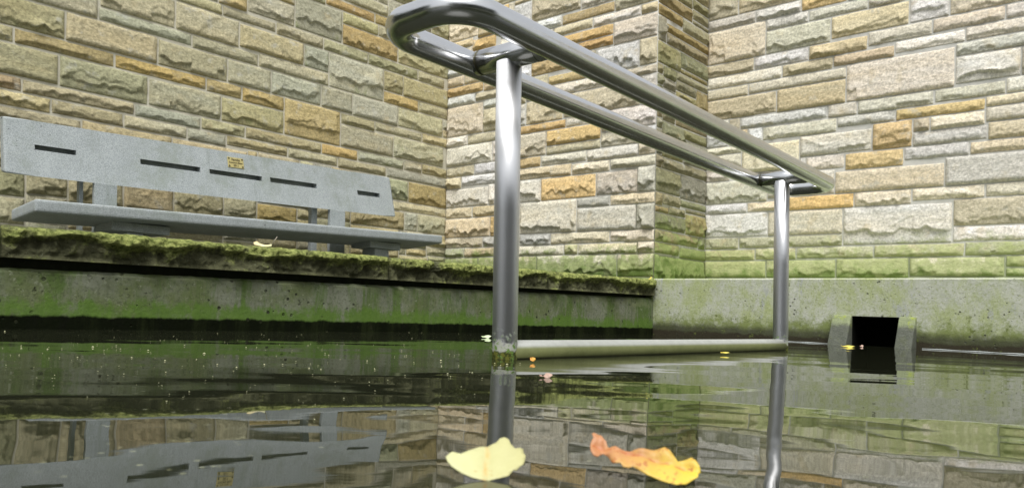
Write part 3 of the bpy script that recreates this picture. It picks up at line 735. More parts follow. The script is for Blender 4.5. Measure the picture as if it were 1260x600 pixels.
for s in (0.0, SE):
    bm.faces.new([V_(s,0,-.4), V_(s,0,zs[1]), V_(s,0,zs[2]), V_(s,-.008,zr), V_(s,-DEP,zr), V_(s,-DEP,-.4)])
o = bm_obj('wall_face', bm, [M_concR, M_hole_shade], rwall)
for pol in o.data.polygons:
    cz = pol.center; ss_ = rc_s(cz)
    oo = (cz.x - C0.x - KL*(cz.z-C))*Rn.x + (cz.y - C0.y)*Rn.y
    if oo < -.2 and cz.z < hz + .001 and hs0 - .01 < ss_ < hs1 + .01: pol.material_index = 1  # inner channel faces get the painted shade
# block closing the outlet channel, the shade in there painted near black
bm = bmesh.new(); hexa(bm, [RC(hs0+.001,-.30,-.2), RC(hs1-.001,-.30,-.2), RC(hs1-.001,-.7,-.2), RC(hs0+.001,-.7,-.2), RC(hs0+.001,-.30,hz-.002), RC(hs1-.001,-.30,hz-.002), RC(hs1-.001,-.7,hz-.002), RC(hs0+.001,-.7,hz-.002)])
bm_obj('channel_shade_block', bm, M_hole_shade, rwall)
jw0 = rc_s(rc_pt(1025.5, 392)); jw1 = rc_s(rc_pt(1128, 392))
for a0, a1 in ((jw0, hs0), (hs1, jw1)):
    bm = bmesh.new()
    ot, ob = 0.004, 0.105
    zt = hz + .003; z0 = -0.06
    obt = ob + (ob-ot)*0.06/(hz+.06)
    hexa(bm, [RC(a0, -.02, z0), RC(a1, -.02, z0), RC(a1, obt, z0), RC(a0, obt, z0), RC(a0, -.02, zt), RC(a1, -.02, zt), RC(a1, ot+.012, zt), RC(a0, ot+.012, zt)], 0.007)
    bm_obj('outlet_cheek', bm, M_cheek, rwall)

# ------------------------------------------------------------------ ground sheet with the basin cut out
bm = bmesh.new()
BL, BR = 7.4, 5.2
def gp(s, t, z=.15):   # s back along the left wall, t along the right wall
    return Vector((C0.x - L[0]*s + Rr.x*t, C0.y - L[1]*s + Rr.y*t, z))
inner = [gp(-.95, -.12), gp(-.95, BR), gp(BL, BR), gp(BL, -.12)]
iv = [bm.verts.new(p) for p in inner]; S_ = 160
ov = [bm.verts.new(p) for p in (gp(-S_, -S_), gp(-S_, S_), gp(S_, S_), gp(S_, -S_))]
for k in range(4): bm.faces.new([ov[k], ov[(k+1) % 4], iv[(k+1) % 4], iv[k]])
lo = [bm.verts.new(p - Vector((0, 0, .6))) for p in inner]
for k in range(4): bm.faces.new([iv[k], iv[(k+1) % 4], lo[(k+1) % 4], lo[k]])
bm.faces.new(lo)
tag(bm_obj('ground', bm, M_pave), kind='structure')

# ------------------------------------------------------------------ water
def spaced(a, b, c0, fine, coarse, half):
    xs = [a]
    while xs[-1] < b:
        d = abs(xs[-1] - c0); k = min(1, max(0, (d - half)/1.5)); xs.append(xs[-1] + fine + (coarse-fine)*k)
    return np.array(xs)
gx = spaced(-4.2, 5.4, 0.2, .011, .035, 0.9); gy = spaced(-1.6, 6.4, 1.0, .011, .035, 0.9)
X, Y = np.meshgrid(gx, gy)
Zw = np.zeros_like(X)
for (lam, ang, slope, ph) in ((.62, 78, .0045, .3), (.41, 101, .0042, 1.9), (.27, 66, .0034, 4.0), (.19, 118, .0030, 2.2), (.12, 84, .0022, 5.1), (.085, 95, .0016, .7), (.33, 20, .0016, 1.1)):
    k = 2*math.pi/lam; a = math.radians(ang); am = slope/k
    wob = 1.4*vn(X*1.1, Y*1.1, ph, 101)
    Zw += am*(0.55 + 0.75*(0.5 + 0.5*vn(X*.9, Y*.9, 3*ph, 105)))*np.sin(k*(X*math.cos(a) + Y*math.sin(a)) + ph + wob*1.6)
b1 = onz(620.8, 441, 0); b2 = onz(960.2, 430, 0)
for bx in (b1, b2, onz(600, 575, 0), onz(800, 580, 0)):
    r = np.hypot(X - bx.x, Y - bx.y); Zw += 0.00007*np.exp(-r*3.2)*np.sin(r*58)
Zw *= 0.62 + 0.38*np.clip(1 - (Y-1.0)/3, 0, 1)
me = bpy.data.meshes.new('water')
Vw = np.stack([X, Y, Zw], -1).reshape(-1, 3); n0, n1 = X.shape; idx = np.arange(n0*n1).reshape(n0, n1)
q = np.stack([idx[:-1,:-1], idx[:-1,1:], idx[1:,1:], idx[1:,:-1]], -1).reshape(-1, 4)
me.vertices.add(len(Vw)); me.vertices.foreach_set('co', Vw.ravel()); me.loops.add(len(q)*4); me.polygons.add(len(q))
me.loops.foreach_set('vertex_index', q.ravel().astype(np.int32)); me.polygons.foreach_set('loop_start', (np.arange(len(q))*4).astype(np.int32))
me.update(calc_edges=True); smooth(me)
tag(link('water', me, mat_water()), kind='structure')

# ------------------------------------------------------------------ handrail
D_T = 0.0603; RT = D_T/2; ZT = 0.715
pt1 = onz(626.8, 68.7, ZT); pt2 = onz(964.0, 218.7, ZT); 
RDv = Vector((.6455, .7637, 0)).normalized(); RNv = Vector((RDv.y, -RDv.x, 0))     # RNv to the right rail
pt2 = pt1 + RDv*(pt2 - pt1).dot(RDv)
SP = (pt2 - pt1).length
rail = empty('handrail', (b1.x, b1.y, 0))
tag(rail, 'brushed steel double handrail on two posts standing in the water', 'handrail')
def tube(name, path, rad, mat, closed=False, seg=28, caps=True):
    bm = bmesh.new(); rings = []
    n = len(path); pts = [Vector(p) for p in path]
    up = Vector((0, 0, 1))
    for i, p in enumerate(pts):
        if closed: tdir = (pts[(i+1) % n] - pts[i-1]).normalized()
        else: tdir = (pts[min(i+1, n-1)] - pts[max(i-1, 0)]).normalized()
        ref = up if abs(tdir.z) < .9 else Vector((1, 0, 0))
        a = tdir.cross(ref).normalized(); b = a.cross(tdir).normalized()
        rings.append([bm.verts.new(p + a*rad*math.cos(2*math.pi*k/seg) + b*rad*math.sin(2*math.pi*k/seg)) for k in range(seg)])
    m = n if closed else n-1
    for i in range(m):
        A, B = rings[i], rings[(i+1) % n]
        for k in range(seg): bm.faces.new([A[k], A[(k+1) % seg], B[(k+1) % seg], B[k]])
    if not closed and caps:
        bm.faces.new(rings[0]); bm.faces.new(rings[-1])
    return bm_obj(name, bm, mat, rail, sm=True)
def rp(t, n, z=ZT): return Vector((pt1.x + RDv.x*t + RNv.x*n, pt1.y + RDv.y*t + RNv.y*n, z))
nr, nl = 0.120, -0.118; tn, tf = -0.285, SP + 0.275
def corner(cx, cy, rad, a0, a1, k=14):
    return [(cx + rad*math.cos(a0 + (a1-a0)*i/k), cy + rad*math.sin(a0 + (a1-a0)*i/k)) for i in range(k+1)]
rc_ = 0.085
path2 = []
path2 += corner(tn+rc_, nl+rc_, rc_, 1.5*math.pi, math.pi)          # near-left
path2 += corner(tn+rc_, nr-rc_, rc_, math.pi, .5*math.pi)
for i in range(1, 12): path2.append((tn+rc_ + (tf-tn-2*rc_)*i/12, nr))
path2 += corner(tf-rc_, nr-rc_, rc_, .5*math.pi, 0)
path2 += corner(tf-rc_, nl+rc_, rc_, 0, -.5*math.pi)
for i in range(1, 12): path2.append((tf-rc_ - (tf-tn-2*rc_)*i/12, nl))
tube('top_rail', [rp(t, n) for t, n in path2], RT, M_steel, closed=True)
for tt in (0.0, SP):
    tube('cross_bar', [rp(tt, nl + RT*0.6), rp(tt, 0), rp(tt, nr - RT*0.6)], RT*.98, M_steel)
# seams where the cross bars are welded in
for tt in (0.0, SP):
    for nn in (nl + RT*1.02, nr - RT*1.02):
        tube('weld_seam', [rp(tt, nn-.0007), rp(tt, nn+.0007)], RT*1.006, M_screw)
for bb, tt in ((b1, 0.0), (b2, SP)):
    top = rp(tt, 0, ZT - RT*.55); bot = Vector((bb.x, bb.y, 0)); dv = (top - bot)/top.z
    o = tube('post', [bot + dv*-.3, bot + dv*.02, bot + dv*.35, top], RT, M_post)
tube('bottom_bar', [b1 + Vector((0, 0, .015)) + (b2-b1)*k/8 for k in range(9)], RT*.97, M_bar)

# ------------------------------------------------------------------ bench
bench = empty('bench', LP(-2.0, -.5, .15)); tag(bench, 'long grey concrete bench with a slotted backrest on the terrace', 'bench')
dq = 3.45; r3 = ray(42.7, hor(42.7)); qf = toLP((r3[0]*dq, dq, C))[1]
sw = 0.385
def bp(x, y, q): return onplane(qplane(q), L, x, y)
ftl, ftr = bp(42.7, 244, qf), bp(545, 289.5, qf); fbl, fbr = bp(42.7, 260.5, qf), bp(545, 299.5, qf)
btl = bp(13.3, 257.3, qf+sw); bbl = bp(13.3, 272, qf+sw); bbr = bp(501, 307, qf+sw); btr = bbr + (ftr - fbr)
bm = bmesh.new(); hexa(bm, [fbl, fbr, bbr, bbl, ftl, ftr, btr, btl], 0.015, 3)
bm_obj('seat', bm, M_bench, bench)
# backrest slab with five slots
qb, qt = qf + .40, qf + .46
TLc, TRc = bp(3.5, 142.5, qt), bp(480, 218.5, qt); BLc, BRc = bp(5.3, 212.5, qb), bp(487.5, 267, qb)
def top_y(x): return 142.5 + (218.5-142.5)*(x-3.5)/(480-3.5)
def bot_y(x): return 212.5 + (267-212.5)*(x-5.3)/(487.5-5.3)
slots_px = [((42.7,178),(93.9,185.3),(42.7,184.2),(93.9,191.4)), ((172.7,195.7),(246.7,206.0),(172.7,202),(246.7,212)),
            ((257.9,208.1),(322.6,217.3),(257.9,213.7),(322.6,223)), ((332.5,218.3),(390,226.4),(332.5,224.2),(390,232)),
            ((439.8,234.1),(467.4,238.1),(439.8,239.7),(467.4,243))]
def s_of(x, y):
    qm = qt + (qb-qt)*(y-top_y(x))/(bot_y(x)-top_y(x))
    p = toLP(bp(x, y, qm))[0]; tt = (y-top_y(x))/(bot_y(x)-top_y(x))
    pl = toLP(TLc)[0]*(1-tt) + toLP(BLc)[0]*tt; pr = toLP(TRc)[0]*(1-tt) + toLP(BRc)[0]*tt
    return (p-pl)/(pr-pl), tt
def sp(s, t): return TLc*(1-s)*(1-t) + TRc*s*(1-t) + BLc*(1-s)*t + BRc*s*t
slots = []
for tl, tr, bl, br in slots_px:
    s0, ta = s_of(*tl); s1, tb = s_of(*tr); s2, tc = s_of(*bl); s3, td = s_of(*br)
    slots.append(((s0+s2)/2, (s1+s3)/2, ta, tb, tc, td))
back = Vector((R[0], R[1], 0))*0.055 + Vector((0, 0, .008))
bm = bmesh.new(); cv = {}
def bv(s, t, dpt=0.0):
    k = (round(s, 5), round(t, 5), dpt)
    if k not in cv: cv[k] = bm.verts.new(sp(s, t) + back*dpt)
    return cv[k]
cols = [0.0]
for s in slots: cols += [s[0], s[1]]
cols.append(1.0)
for i in range(len(cols)-1):
    a, b = cols[i], cols[i+1]
    if i % 2 == 1:
        s = slots[i//2]
        bm.faces.new([bv(a,0), bv(b,0), bv(b,s[3]), bv(a,s[2])])
        bm.faces.new([bv(a,s[4]), bv(b,s[5]), bv(b,1), bv(a,1)])
        q4 = [(a,s[2]),(b,s[3]),(b,s[5]),(a,s[4])]
        for k in range(4): 
            p_, q_ = q4[k], q4[(k+1) % 4]
            bm.faces.new([bv(*p_), bv(*q_), bv(*q_, .93), bv(*p_, .93)])
        bm.faces.new([bv(*k, .93) for k in q4])
    else:
        va = [bv(a,0)]; 
        left = [bv(a, t) for t in ((slots[i//2-1][3], slots[i//2-1][5]) if i > 0 else ())]
        right = [bv(b, t) for t in ((slots[i//2][2], slots[i//2][4]) if i//2 < len(slots) else ())]
        bm.faces.new([bv(a,0), bv(b,0)] + right + [bv(b,1), bv(a,1)] + left[::-1])
tops = [bv(c, 0) for c in cols]; bots = [bv(c, 1) for c in cols]
tb = [bm.verts.new(sp(c, 0) + back) for c in cols]; bb_ = [bm.verts.new(sp(c, 1) + back) for c in cols]
for i in range(len(cols)-1):
    bm.faces.new([tops[i], tops[i+1], tb[i+1], tb[i]]); bm.faces.new([bots[i], bots[i+1], bb_[i+1], bb_[i]])
bm.faces.new([tops[0], bots[0], bb_[0], tb[0]]); bm.faces.new([tops[-1], bots[-1], bb_[-1], tb[-1]])
bm.faces.new(tb + bb_[::-1])
bm.edges.ensure_lookup_table()
per = []
for chain in (tops, bots, [tops[0], bots[0]], [tops[-1], bots[-1]]):
    for i in range(len(chain)-1):
        e = bm.edges.get((chain[i], chain[i+1]))
        if e: per.append(e)
for i in (0, -1):
    for pr in ((tops[i], tb[i]), (bots[i], bb_[i])):
        e = bm.edges.get(pr)
        if e: per.append(e)
bmesh.ops.bevel(bm, geom=per, offset=0.013, segments=4, profile=0.5, affect='EDGES')
brest = bm_obj('backrest', bm, M_bench, bench)
# supports: front leg with head plate, rear upright carrying the backrest, tie plate
def zq(P): return toLP(P)
def seat_under(p, q):
    s = (p - zq(fbl)[0])/(zq(fbr)[0] - zq(fbl)[0]); t = (q - qf)/sw
    return (fbl.z*(1-s) + fbr.z*s)*(1-t) + (bbl.z*(1-s) + bbr.z*s)*t
G0 = 0.15
for kk, (xf0, xf1, xh0, xh1, xr0, xr1, xp0, xp1) in enumerate(((158, 178, 137, 209, 116, 144, 96, 101), (463.5, 481, 456, 493, 407, 425, 382, 389))):
    q1 = qf + .10
    pf0, pf1 = zq(bp(xf0, 300, q1))[0], zq(bp(xf1, 300, q1))[0]
    ph0, ph1 = zq(bp(xh0, 290, q1))[0], zq(bp(xh1, 290, q1))[0]
    pc = (pf0+pf1)/2; zu = seat_under(pc, q1) 
    bm = bmesh.new(); lpbox(bm, ph0, ph1, q1, q1+.22, zu - .050, zu - .004, .004); bm_obj('seat_bracket', bm, M_bench, bench)
    bm = bmesh.new(); lpbox(bm, pf0, pf1, q1+.02, q1+.16, G0, zu - .051, .004); bm_obj('leg', bm, M_bench, bench)
    q2 = qf + sw + .012
    zr_ = zu
    p0, p1 = zq(bp(xr0, 255, q2))[0], zq(bp(xr1, 255, q2))[0]
    zback = sp((pc+3.3)/2.5 if False else 0.5, 1).z
    sfrac = min(max((p0 - zq(BLc)[0])/(zq(BRc)[0]-zq(BLc)[0]), 0), 1)
    zb1 = sp(sfrac, 1).z
    bm = bmesh.new(); lpbox(bm, p0, p1, q2, q2+.035, G0, zb1 + .004, .003); bm_obj('rear_upright', bm, M_bench, bench)
    p0, p1 = zq(bp(xp0, 255, q2+.1))[0], zq(bp(xp1, 255, q2+.1))[0]
    bm = bmesh.new(); lpbox(bm, p0, p1, q2+.085, q2+.125, G0, zb1 + .12, .002); bm_obj('rear_upright', bm, M_bench, bench)
# name plate
fx = (TRc - TLc).normalized()
pc = [bp(x, y, qt + (qb-qt)*(y-top_y(x))/(bot_y(x)-top_y(x))) for x, y in ((279.7, 192.8), (299.4, 195.9), (299.6, 207.8), (280.2, 205.4))]
ex = ((pc[1]-pc[0]) + (pc[2]-pc[3])).normalized(); ey = ((pc[0]-pc[3]) + (pc[1]-pc[2])).normalized(); ez = ex.cross(ey).normalized(); ey = ez.cross(ex)
if ez.dot(Vector((0, -1, 0))) < 0: ez = -ez
cen = (pc[0]+pc[1]+pc[2]+pc[3])/4; PW = ((pc[1]-pc[0]).length + (pc[2]-pc[3]).length)/2; PH = ((pc[0]-pc[3]).length + (pc[1]-pc[2]).length)/2
def pl(x, y, z): return cen + ex*x + ey*y + ez*z
bm = bmesh.new()
hexa(bm, [pl(-PW/2,-PH/2,.0), pl(PW/2,-PH/2,.0), pl(PW/2,PH/2,.0), pl(-PW/2,PH/2,.0), pl(-PW/2,-PH/2,.004), pl(PW/2,-PH/2,.004), pl(PW/2,PH/2,.004), pl(-PW/2,PH/2,.004)], .0008, 1)
plate = bm_obj('name_plate', bm, M_brass, brest)
screws = []
for sx_ in (-1, 1):
    for sy_ in (-1, 1):
        bmx = bmesh.new()
        c_ = pl(sx_*(PW/2-.009), sy_*(PH/2-.009), .0045)
        r_c = [bmx.verts.new(c_ + ex*.0055*math.cos(k*math.pi/5) + ey*.0055*math.sin(k*math.pi/5) + ez*.001) for k in range(10)]
        bmx.faces.new(r_c)
        r_b = [bmx.verts.new(v.co - ez*.0015) for v in r_c]
        for k in range(10): bmx.faces.new([r_c[k], r_c[(k+1) % 10], r_b[(k+1) % 10], r_b[k]])
        screws.append(bm_obj('screw_head', bmx, M_screw))
plate_marks = []
verts_all = []; faces_all = []
for txt, yy, size in (('Familie', .26, .30), ('Rosemann-Meier', -.02, .26), ('2011', -.30, .26)):
    cu = bpy.data.curves.new('lettering', 'FONT'); cu.body = txt; cu.align_x = 'CENTER'; cu.align_y = 'CENTER'; cu.size = 1.0; cu.offset = 0.02
    to = bpy.data.objects.new('lettering', cu); COL.objects.link(to)
    bpy.context.view_layer.update()
    mm = to.evaluated_get(bpy.context.evaluated_depsgraph_get()).to_mesh()
    wmax = max(v.co.x for v in mm.vertices)*2
    k = min(size*PH, PW*.86/wmax)
    off = len(verts_all)
    verts_all += [pl(v.co.x*k, v.co.y*k*1.15 + yy*PH, .0052) for v in mm.vertices]
    faces_all += [[off + i for i in p.vertices] for p in mm.polygons]
    to.to_mesh_clear(); bpy.data.objects.remove(to); bpy.data.curves.remove(cu)
lm = bpy.data.meshes.new('lettering'); lm.from_pydata(verts_all, [], faces_all)
plate.parent = bench; plate.matrix_parent_inverse = Matrix.Translation(-Vector(bench.location))
for o in [link('lettering', lm, M_ink)] + screws: o.parent = plate       # sub-parts of the plate
for o in plate.children: o.matrix_parent_inverse = Matrix.Identity(4)

# ------------------------------------------------------------------ leaves
def leaf_from_outline(name, pix, P0, U, Vd, mat, bulge, label, cat='leaf', midrib=None, grid=0.0022, thick=0.0005, stem=None, gradfn=None, group=None):
    """outline given in picture units is laid on the leaf's own sloping plane (origin P0, axes U, Vd), cupped by bulge()"""
    U = U.normalized(); N = U.cross(Vd).normalized(); Vd = N.cross(U)
    pts = []
    for (x, y) in pix:
        r = Vector(ray(x, y)); t = N.dot(P0 - Vector((0, 0, C)))/N.dot(r); P = Vector((0, 0, C)) + r*t
        pts.append(((P-P0).dot(U), (P-P0).dot(Vd)))
    # soften outline with intermediate wobble
    dense = []
    for i, p in enumerate(pts):
        q = pts[(i+1) % len(pts)]; k = max(1, int(math.dist(p, q)/grid))
        for j in range(k): dense.append((p[0] + (q[0]-p[0])*j/k, p[1] + (q[1]-p[1])*j/k))
    xs = [p[0] for p in dense]; ys = [p[1] for p in dense]
    inner = []
    def inside(x, y):
        c = False; n = len(dense); j = n-1
        for i in range(n):
            if ((dense[i][1] > y) != (dense[j][1] > y)) and (x < (dense[j][0]-dense[i][0])*(y-dense[i][1])/(dense[j][1]-dense[i][1]) + dense[i][0]): c = not c
            j = i
        return c
    x = min(xs)
    while x < max(xs):
        y = min(ys)
        while y < max(ys):
            xx = x + random.uniform(-.2, .2)*grid; yy = y + random.uniform(-.2, .2)*grid
            if inside(xx, yy) and min((xx-a)**2 + (yy-b)**2 for a, b in dense) > (grid*.6)**2: inner.append((xx, yy))
            y += grid
        x += grid
    allp = [Vector(p) for p in dense + inner]
    n = len(dense)
    vo, eo, fo, *_ = delaunay_2d_cdt(allp, [(i, (i+1) % n) for i in range(n)], [], 1, 1e-7)
    W_ = max(xs)-min(xs); H_ = max(ys)-min(ys); mx = min(xs); my = min(ys)
    bm = bmesh.new(); bvv = []; grad = []; vein = []
    for v in vo:
        a = (v.x-mx)/W_; b = (v.y-my)/H_
        bvv.append(bm.verts.new(P0 + U*v.x + Vd*v.y + N*bulge(a, b)))
        grad.append(gradfn(a, b) if gradfn else a); vein.append(midrib(a, b) if midrib else 0.0)
    for f in fo: bm.faces.new([bvv[i] for i in f])
    me = bpy.data.meshes.new(name); bm.to_mesh(me); bm.free()
    at = me.attributes.new('grad', 'FLOAT', 'POINT'); at.data.foreach_set('value', grad)
    at = me.attributes.new('vein', 'FLOAT', 'POINT'); at.data.foreach_set('value', vein)
    smooth(me)
    if stem: root = empty(name, P0); o = link('blade', me, mat, root)
    else: root = o = link(name, me, mat)
    md = o.modifiers.new('thickness', 'SOLIDIFY'); md.thickness = thick; md.offset = 0
    if stem:
        bm = bmesh.new(); rings = []
        spts = [Vector(s) for s in stem[0]]
        for i, p in enumerate(spts):
            td = (spts[min(i+1, len(spts)-1)] - spts[max(i-1, 0)]).normalized(); a = td.cross(Vector((0, 1, .3))).normalized(); b = a.cross(td)
            rr = stem[1]*(1 - .3*i/len(spts))
            rings.append([bm.verts.new(p + a*rr*math.cos(k*math.pi/3) + b*rr*math.sin(k*math.pi/3)) for k in range(6)])
        for A, B in zip(rings, rings[1:]):
            for k in range(6): bm.faces.new([A[k], A[(k+1) % 6], B[(k+1) % 6], B[k]])
        bm.faces.new(rings[0]); bm.faces.new(rings[-1])
        bm_obj('stem', bm, stem[2], root, sm=True)
    tag(root, label, cat, group)
    return root
def cp(c, ox=540, oy=530, s=3.706): return [(ox + x/s, oy + y/s) for x, y in c]
M_l1 = mat_leaf('pale_yellow_leaf', (0.50, 0.50, 0.26), (0.42, 0.40, 0.18), (0.42, 0.34, 0.14), 0.64, vein=(0.55, 0.33, 0.10))
M_l2 = mat_leaf('orange_brown_leaf', (0.42, 0.19, 0.08), (0.60, 0.45, 0.05), (0.34, 0.11, 0.03), 0.57, vein=(0.36, 0.10, 0.03))
M_l3 = mat_leaf('small_yellow_leaf', (0.62, 0.48, 0.05), (0.60, 0.55, 0.12), (0.3, 0.2, 0.04))
M_l4 = mat_leaf('small_orange_leaf', (0.55, 0.25, 0.04), (0.60, 0.32, 0.05), (0.3, 0.12, 0.03))
M_l5 = mat_leaf('pinkish_brown_leaf', (0.34, 0.22, 0.17), (0.45, 0.31, 0.24), (0.18, 0.12, 0.08))
M_l6 = mat_leaf('pale_cream_leaf', (0.62, 0.50, 0.26), (0.68, 0.66, 0.38), (0.35, 0.18, 0.06))
M_l7 = mat_leaf('pale_green_scrap', (0.45, 0.55, 0.30), (0.55, 0.62, 0.42), (0.3, 0.4, 0.15))
M_stem = mat_plain('leaf_stem', (0.38, 0.34, 0.26), 0.6)
P1 = onz(600, 590, 0.0005)
leaf_from_outline('fallen_leaf', cp([(30,128),(48,110),(62,102),(100,112),(130,98),(160,84),(185,72),(205,66),(235,66),(262,60),(278,45),(298,42),(318,52),(326,70),(346,88),(368,82),(384,86),(386,105),(395,118),(392,140),(386,158),(370,168),(352,186),(340,182),(330,195),(318,208),(285,216),(245,222),(205,226),(150,215),(100,196),(60,172),(40,152)]),
    P1, Vector((1, .10, .02)), Vector((0, .86, .52)), M_l1,
    lambda a, b: 0.0010*math.sin(a*math.pi*3.0 + .6)*b + 0.0010*(abs(a-.52)*2)**1.3 + 0.0012*abs(math.sin((math.atan2(b+.1, a-.5))*6))*(.3+b) - .0010*math.exp(-((a-.52)/.03)**2),
    'pale yellow crumpled leaf floating on the dark water below the near post',
    midrib=lambda a, b: max(0, 1 - abs(a - .51 - .09*(b-.5))/.025))
P2 = onz(800, 596, 0.0005)
leaf_from_outline('fallen_leaf', cp([(690,62),(698,42),(706,32),(698,20),(708,13),(728,16),(742,20),(752,34),(762,46),(768,62),(776,70),(806,72),(832,80),(876,88),(930,88),(980,86),(1030,82),(1052,92),(1072,112),(1090,130),(1112,126),(1152,120),(1172,134),(1190,155),(1196,172),(1184,186),(1182,206),(1156,218),(1128,238),(1082,246),(1040,234),(1000,220),(950,206),(924,190),(902,174),(884,162),(866,170),(842,170),(826,152),(800,152),(788,146),(776,122),(764,106),(748,92),(738,98),(722,112),(704,110),(692,92)]),
    P2, Vector((1, -.18, .0)), Vector((0, .80, .60)), M_l2,
    lambda a, b: 0.006*(b-.35)**2 - 0.002*math.exp(-((a-.12)/.08)**2) + 0.0014*math.sin(a*26 + 3*b)*(.3+b) + .0012*math.sin(a*5) - .003*math.exp(-((b-(.78-.42*a))/.08)**2),
    'curled orange and yellow autumn leaf floating at the front right of the pale leaf',
    midrib=lambda a, b: max(0, 1 - abs(b - (.78 - .42*a))/.03)*(a < .9),
    gradfn=lambda a, b: min(1, max(0, -.05 + 1.1*(a-.1) + .6*(.5-b))))
def small(pix, z, tilt, mat, label, stem=None, amp=0.003, base=None, thick=.0005):
    P = base if base is not None else onz(sum(p[0] for p in pix)/len(pix), max(p[1] for p in pix), z)
    return leaf_from_outline('fallen_leaf', pix, P, Vector((1, .1, 0)), Vector((0, math.cos(tilt), math.sin(tilt))), mat,
        lambda a, b: amp*math.sin(a*7 + b*3), label, stem=stem, grid=.004, thick=thick)
# pale leaf with a stem lying on the coping under the bench
bc = LC(lc_s(lc_pt(325, 303, OUT)), -.06, lin(t0, t1, lc_s(lc_pt(325, 303, OUT))) + .004)
r4 = Vector(ray(334.5, 301.0)); r5 = Vector(ray(337.5, 296)); r6 = Vector(ray(341.2, 291.2))
dd = bc.y - .01
small([(312,298.5),(316,296.2),(319,298.5),(325,300.5),(330,301.2),(335,300.6),(334,303.6),(326,303.4),(318,302.4),(313,301.6)], 0, 1.1, M_l6,
      'small cream leaf with an upright stem lying on the mossy coping under the bench', base=bc,
      stem=([Vector((0,0,C)) + r4*dd, Vector((0,0,C)) + r5*dd, Vector((0,0,C)) + r6*dd], .0017, M_stem))
by = RC(0.02, -.03, zr + .002)
small([(795.5,343.6),(799,342.6),(801,340.2),(803.5,342),(805.5,341),(807,343.4),(806,344.8),(801,345.6),(797,345.2)], 0, 1.2, M_l3,
      'tiny bright yellow leaf on the wall corner where the mossy coping ends', base=by)
small([(652,440.5),(655,439),(658.5,440),(659,443),(655,444.5),(652.5,443.6)], .002, .75, M_l4, 'tiny orange leaf on the water beside the near post')
small([(663,462.5),(668,461),(672,459.4),(676,460.6),(680,461.6),(679,463.4),(671,464),(665,464)], .001, .55, M_l5, 'pinkish brown leaf scrap floating just in front of the bottom bar')
small([(1034,425.4),(1038,424.6),(1043,424.8),(1049,425.8),(1052,426.5),(1046,427),(1038,426.8)], .001, .35, M_l3, 'flat yellow leaf floating at the left edge of the outlet opening')
small([(1057.5,425.4),(1060,424.2),(1062.5,425),(1062,426.4),(1058.5,426.6)], .001, .7, M_l5, 'tiny reddish leaf scrap in front of the dark outlet opening')
small([(886,433.2),(890,432.4),(896,433.2),(898,434),(891,434.3),(887,434)], .006, .5, M_l3, 'thin yellow leaf lying against the submerged bottom bar', amp=.001)
small([(592,413.8),(597,412.2),(602,412.6),(605,413.8),(601,415.4),(594,415.2)], .001, .5, M_l7, 'pale green leaf scrap floating left of the near post', amp=.002)

# ------------------------------------------------------------------ scum line and specks
bm = bmesh.new()
def strip(s0, s1, w):
    n = int((s1-s0)/.02); prev = None
    for i in range(n+1):
        s = s0 + (s1-s0)*i/n; ww = w*(.75 + .25*math.sin(s*23)); ww = max(ww, .002)
        cur = (bm.verts.new(RC(s, .002, .0050 + .0010*math.sin(s*37))), bm.verts.new(RC(s, .004 + ww, .0014)))
        if prev: bm.faces.new([prev[0], cur[0], cur[1], prev[1]])
        prev = cur
strip(rc_s(rc_pt(968, 420)), jw0 - .01, .012); strip(jw1 + .03, 4.6, .016)
tag(bm_obj('floating_scum', bm, M_scum), 'thin pale scum line on the water along the right concrete wall', 'scum', kind='stuff')
bm = bmesh.new()
for i in range(240):
    if i < 260: x = random.uniform(-20, 640); y = random.triangular(402, 520, 425)
    elif i < 460: x = random.uniform(0, 800); y = random.triangular(440, 590, 520)
    else: x = random.uniform(620, 1260); y = random.triangular(425, 600, 470)
    if y < hor(x) + 22: continue
    P = onz(x, y, .0012); 
    dLC = (P.x - C0.x)*Ln.x + (P.y-C0.y)*Ln.y
    dRC = (P.x - C0.x)*Rn.x + (P.y-C0.y)*Rn.y
    if dLC < .01 or dRC < .02: continue
    sz = random.uniform(.0005, .0017)*(0.7 if P.y < 1.2 else 1.3)*(1.6 if random.random() < .06 else 1)
    a0 = random.uniform(0, 6.28); el = random.uniform(.5, 1)
    vs = [bm.verts.new(P + Vector((math.cos(a0)*math.cos(k*1.2566)*sz - math.sin(a0)*math.sin(k*1.2566)*sz*el, math.sin(a0)*math.cos(k*1.2566)*sz + math.cos(a0)*math.sin(k*1.2566)*sz*el, 0))) for k in range(5)]
    tp = bm.verts.new(P + Vector((0, 0, sz*.7)))
    for k in range(5): bm.faces.new([vs[k], vs[(k+1) % 5], tp])
tag(bm_obj('floating_specks', bm, M_speck), 'tiny pale seeds and specks scattered over the water', 'debris', kind='stuff')

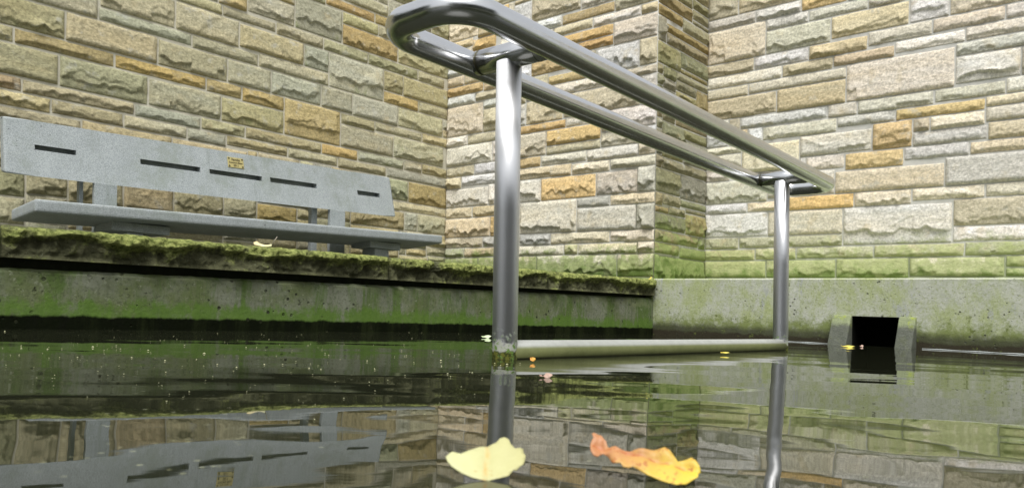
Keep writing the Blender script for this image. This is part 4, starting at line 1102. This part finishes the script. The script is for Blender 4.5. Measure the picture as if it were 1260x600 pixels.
# ------------------------------------------------------------------ unseen bushes added to darken what the steel reflects
gr_ = np.random.RandomState(3)
Vt, Ft = [], []
for az_, rad_, top_ in [(a, 6.3 + 1.2*gr_.rand(), 2.2 + 1.3*gr_.rand()) for a in np.concatenate([np.linspace(12, 110, 32), np.linspace(166, 200, 11)])]:
    # az_ measured clockwise from the direction right of the view (0 = right, 90 = behind)
    cx, cy = rad_*math.cos(math.radians(az_)) + .3, -rad_*math.sin(math.radians(az_)) + .8
    if az_ < 40: cx += 1.2
    for k in range(260):
        ph, th = gr_.rand()*6.283, gr_.rand()
        rr = 0.95*(0.55 + .45*gr_.rand())
        P = np.array([cx + rr*math.cos(ph), cy + rr*math.sin(ph), .15 + top_*th**.8])
        a = gr_.randn(3); a /= np.linalg.norm(a); b = np.cross(a, gr_.randn(3)); b /= np.linalg.norm(b); sz = .09 + .08*gr_.rand()
        n0 = len(Vt); Vt += [P - a*sz - b*sz*.5, P + a*sz - b*sz*.5, P + a*sz + b*sz*.5, P - a*sz + b*sz*.5]; Ft.append((n0, n0+1, n0+2, n0+3))
sm_ = bpy.data.meshes.new('reflection_bushes'); sm_.from_pydata([tuple(v) for v in Vt], [], Ft)
tag(link('reflection_bushes', sm_, mat_plain('added_bush_leaves', (0.045, 0.065, 0.022), 0.6, var=.5, scale=3)), 'dark bushes added out of view to darken the reflections in the steel', 'shrubs', kind='stuff')

# ------------------------------------------------------------------ world, sun, camera
w = bpy.data.worlds.new('World'); scene.world = w; w.use_nodes = True
nt = w.node_tree; bg = nt.nodes['Background']
sky = nt.nodes.new('ShaderNodeTexSky'); sky.sky_type = 'NISHITA'; sky.sun_disc = False
sd = Vector((-.06, -.80, 1.35)).normalized()
el = math.asin(sd.z); az = math.atan2(sd.x, sd.y)
sky.sun_elevation = el; sky.sun_rotation = az; sky.dust_density = 4.0; sky.air_density = 1.0; sky.ozone_density = 1.0
hs = nt.nodes.new('ShaderNodeHueSaturation'); hs.inputs['Saturation'].default_value = 0.28
nt.links.new(sky.outputs[0], hs.inputs['Color']); ov = nt.nodes.new('ShaderNodeMix'); ov.data_type = 'RGBA'; ov.inputs[0].default_value = 0.5       # thin even cloud over the sky
ov.inputs[7].default_value = (8.0, 8.25, 8.5, 1)
nt.links.new(hs.outputs[0], ov.inputs[6]); nt.links.new(ov.outputs[2], bg.inputs[0])
bg.inputs[1].default_value = 0.073
sl = bpy.data.lights.new('sun', 'SUN'); sl.energy = 2.0; sl.angle = math.radians(36); sl.color = (1, .985, .96)
so = bpy.data.objects.new('sun', sl); COL.objects.link(so); so.rotation_euler = (-sd).to_track_quat('-Z', 'Y').to_euler()
cam = bpy.data.cameras.new('camera'); co = bpy.data.objects.new('camera', cam); COL.objects.link(co)
cam.sensor_width = 36; cam.lens = 36*F/1260; cam.shift_y = (PY - 300)/1260; cam.clip_end = 600; cam.clip_start = .01
co.matrix_world = Matrix.Translation((0, 0, C)) @ Matrix.Rotation(math.pi/2, 4, 'X') @ Matrix.Rotation(RO, 4, 'Z')
cam.dof.use_dof = True; cam.dof.focus_distance = 2.3; cam.dof.aperture_fstop = 13
scene.camera = co
vs = scene.view_settings; vs.view_transform = 'Standard'; vs.look = 'None'; vs.gamma = 1; vs.exposure = 0.98
scene.cycles.max_bounces = 8
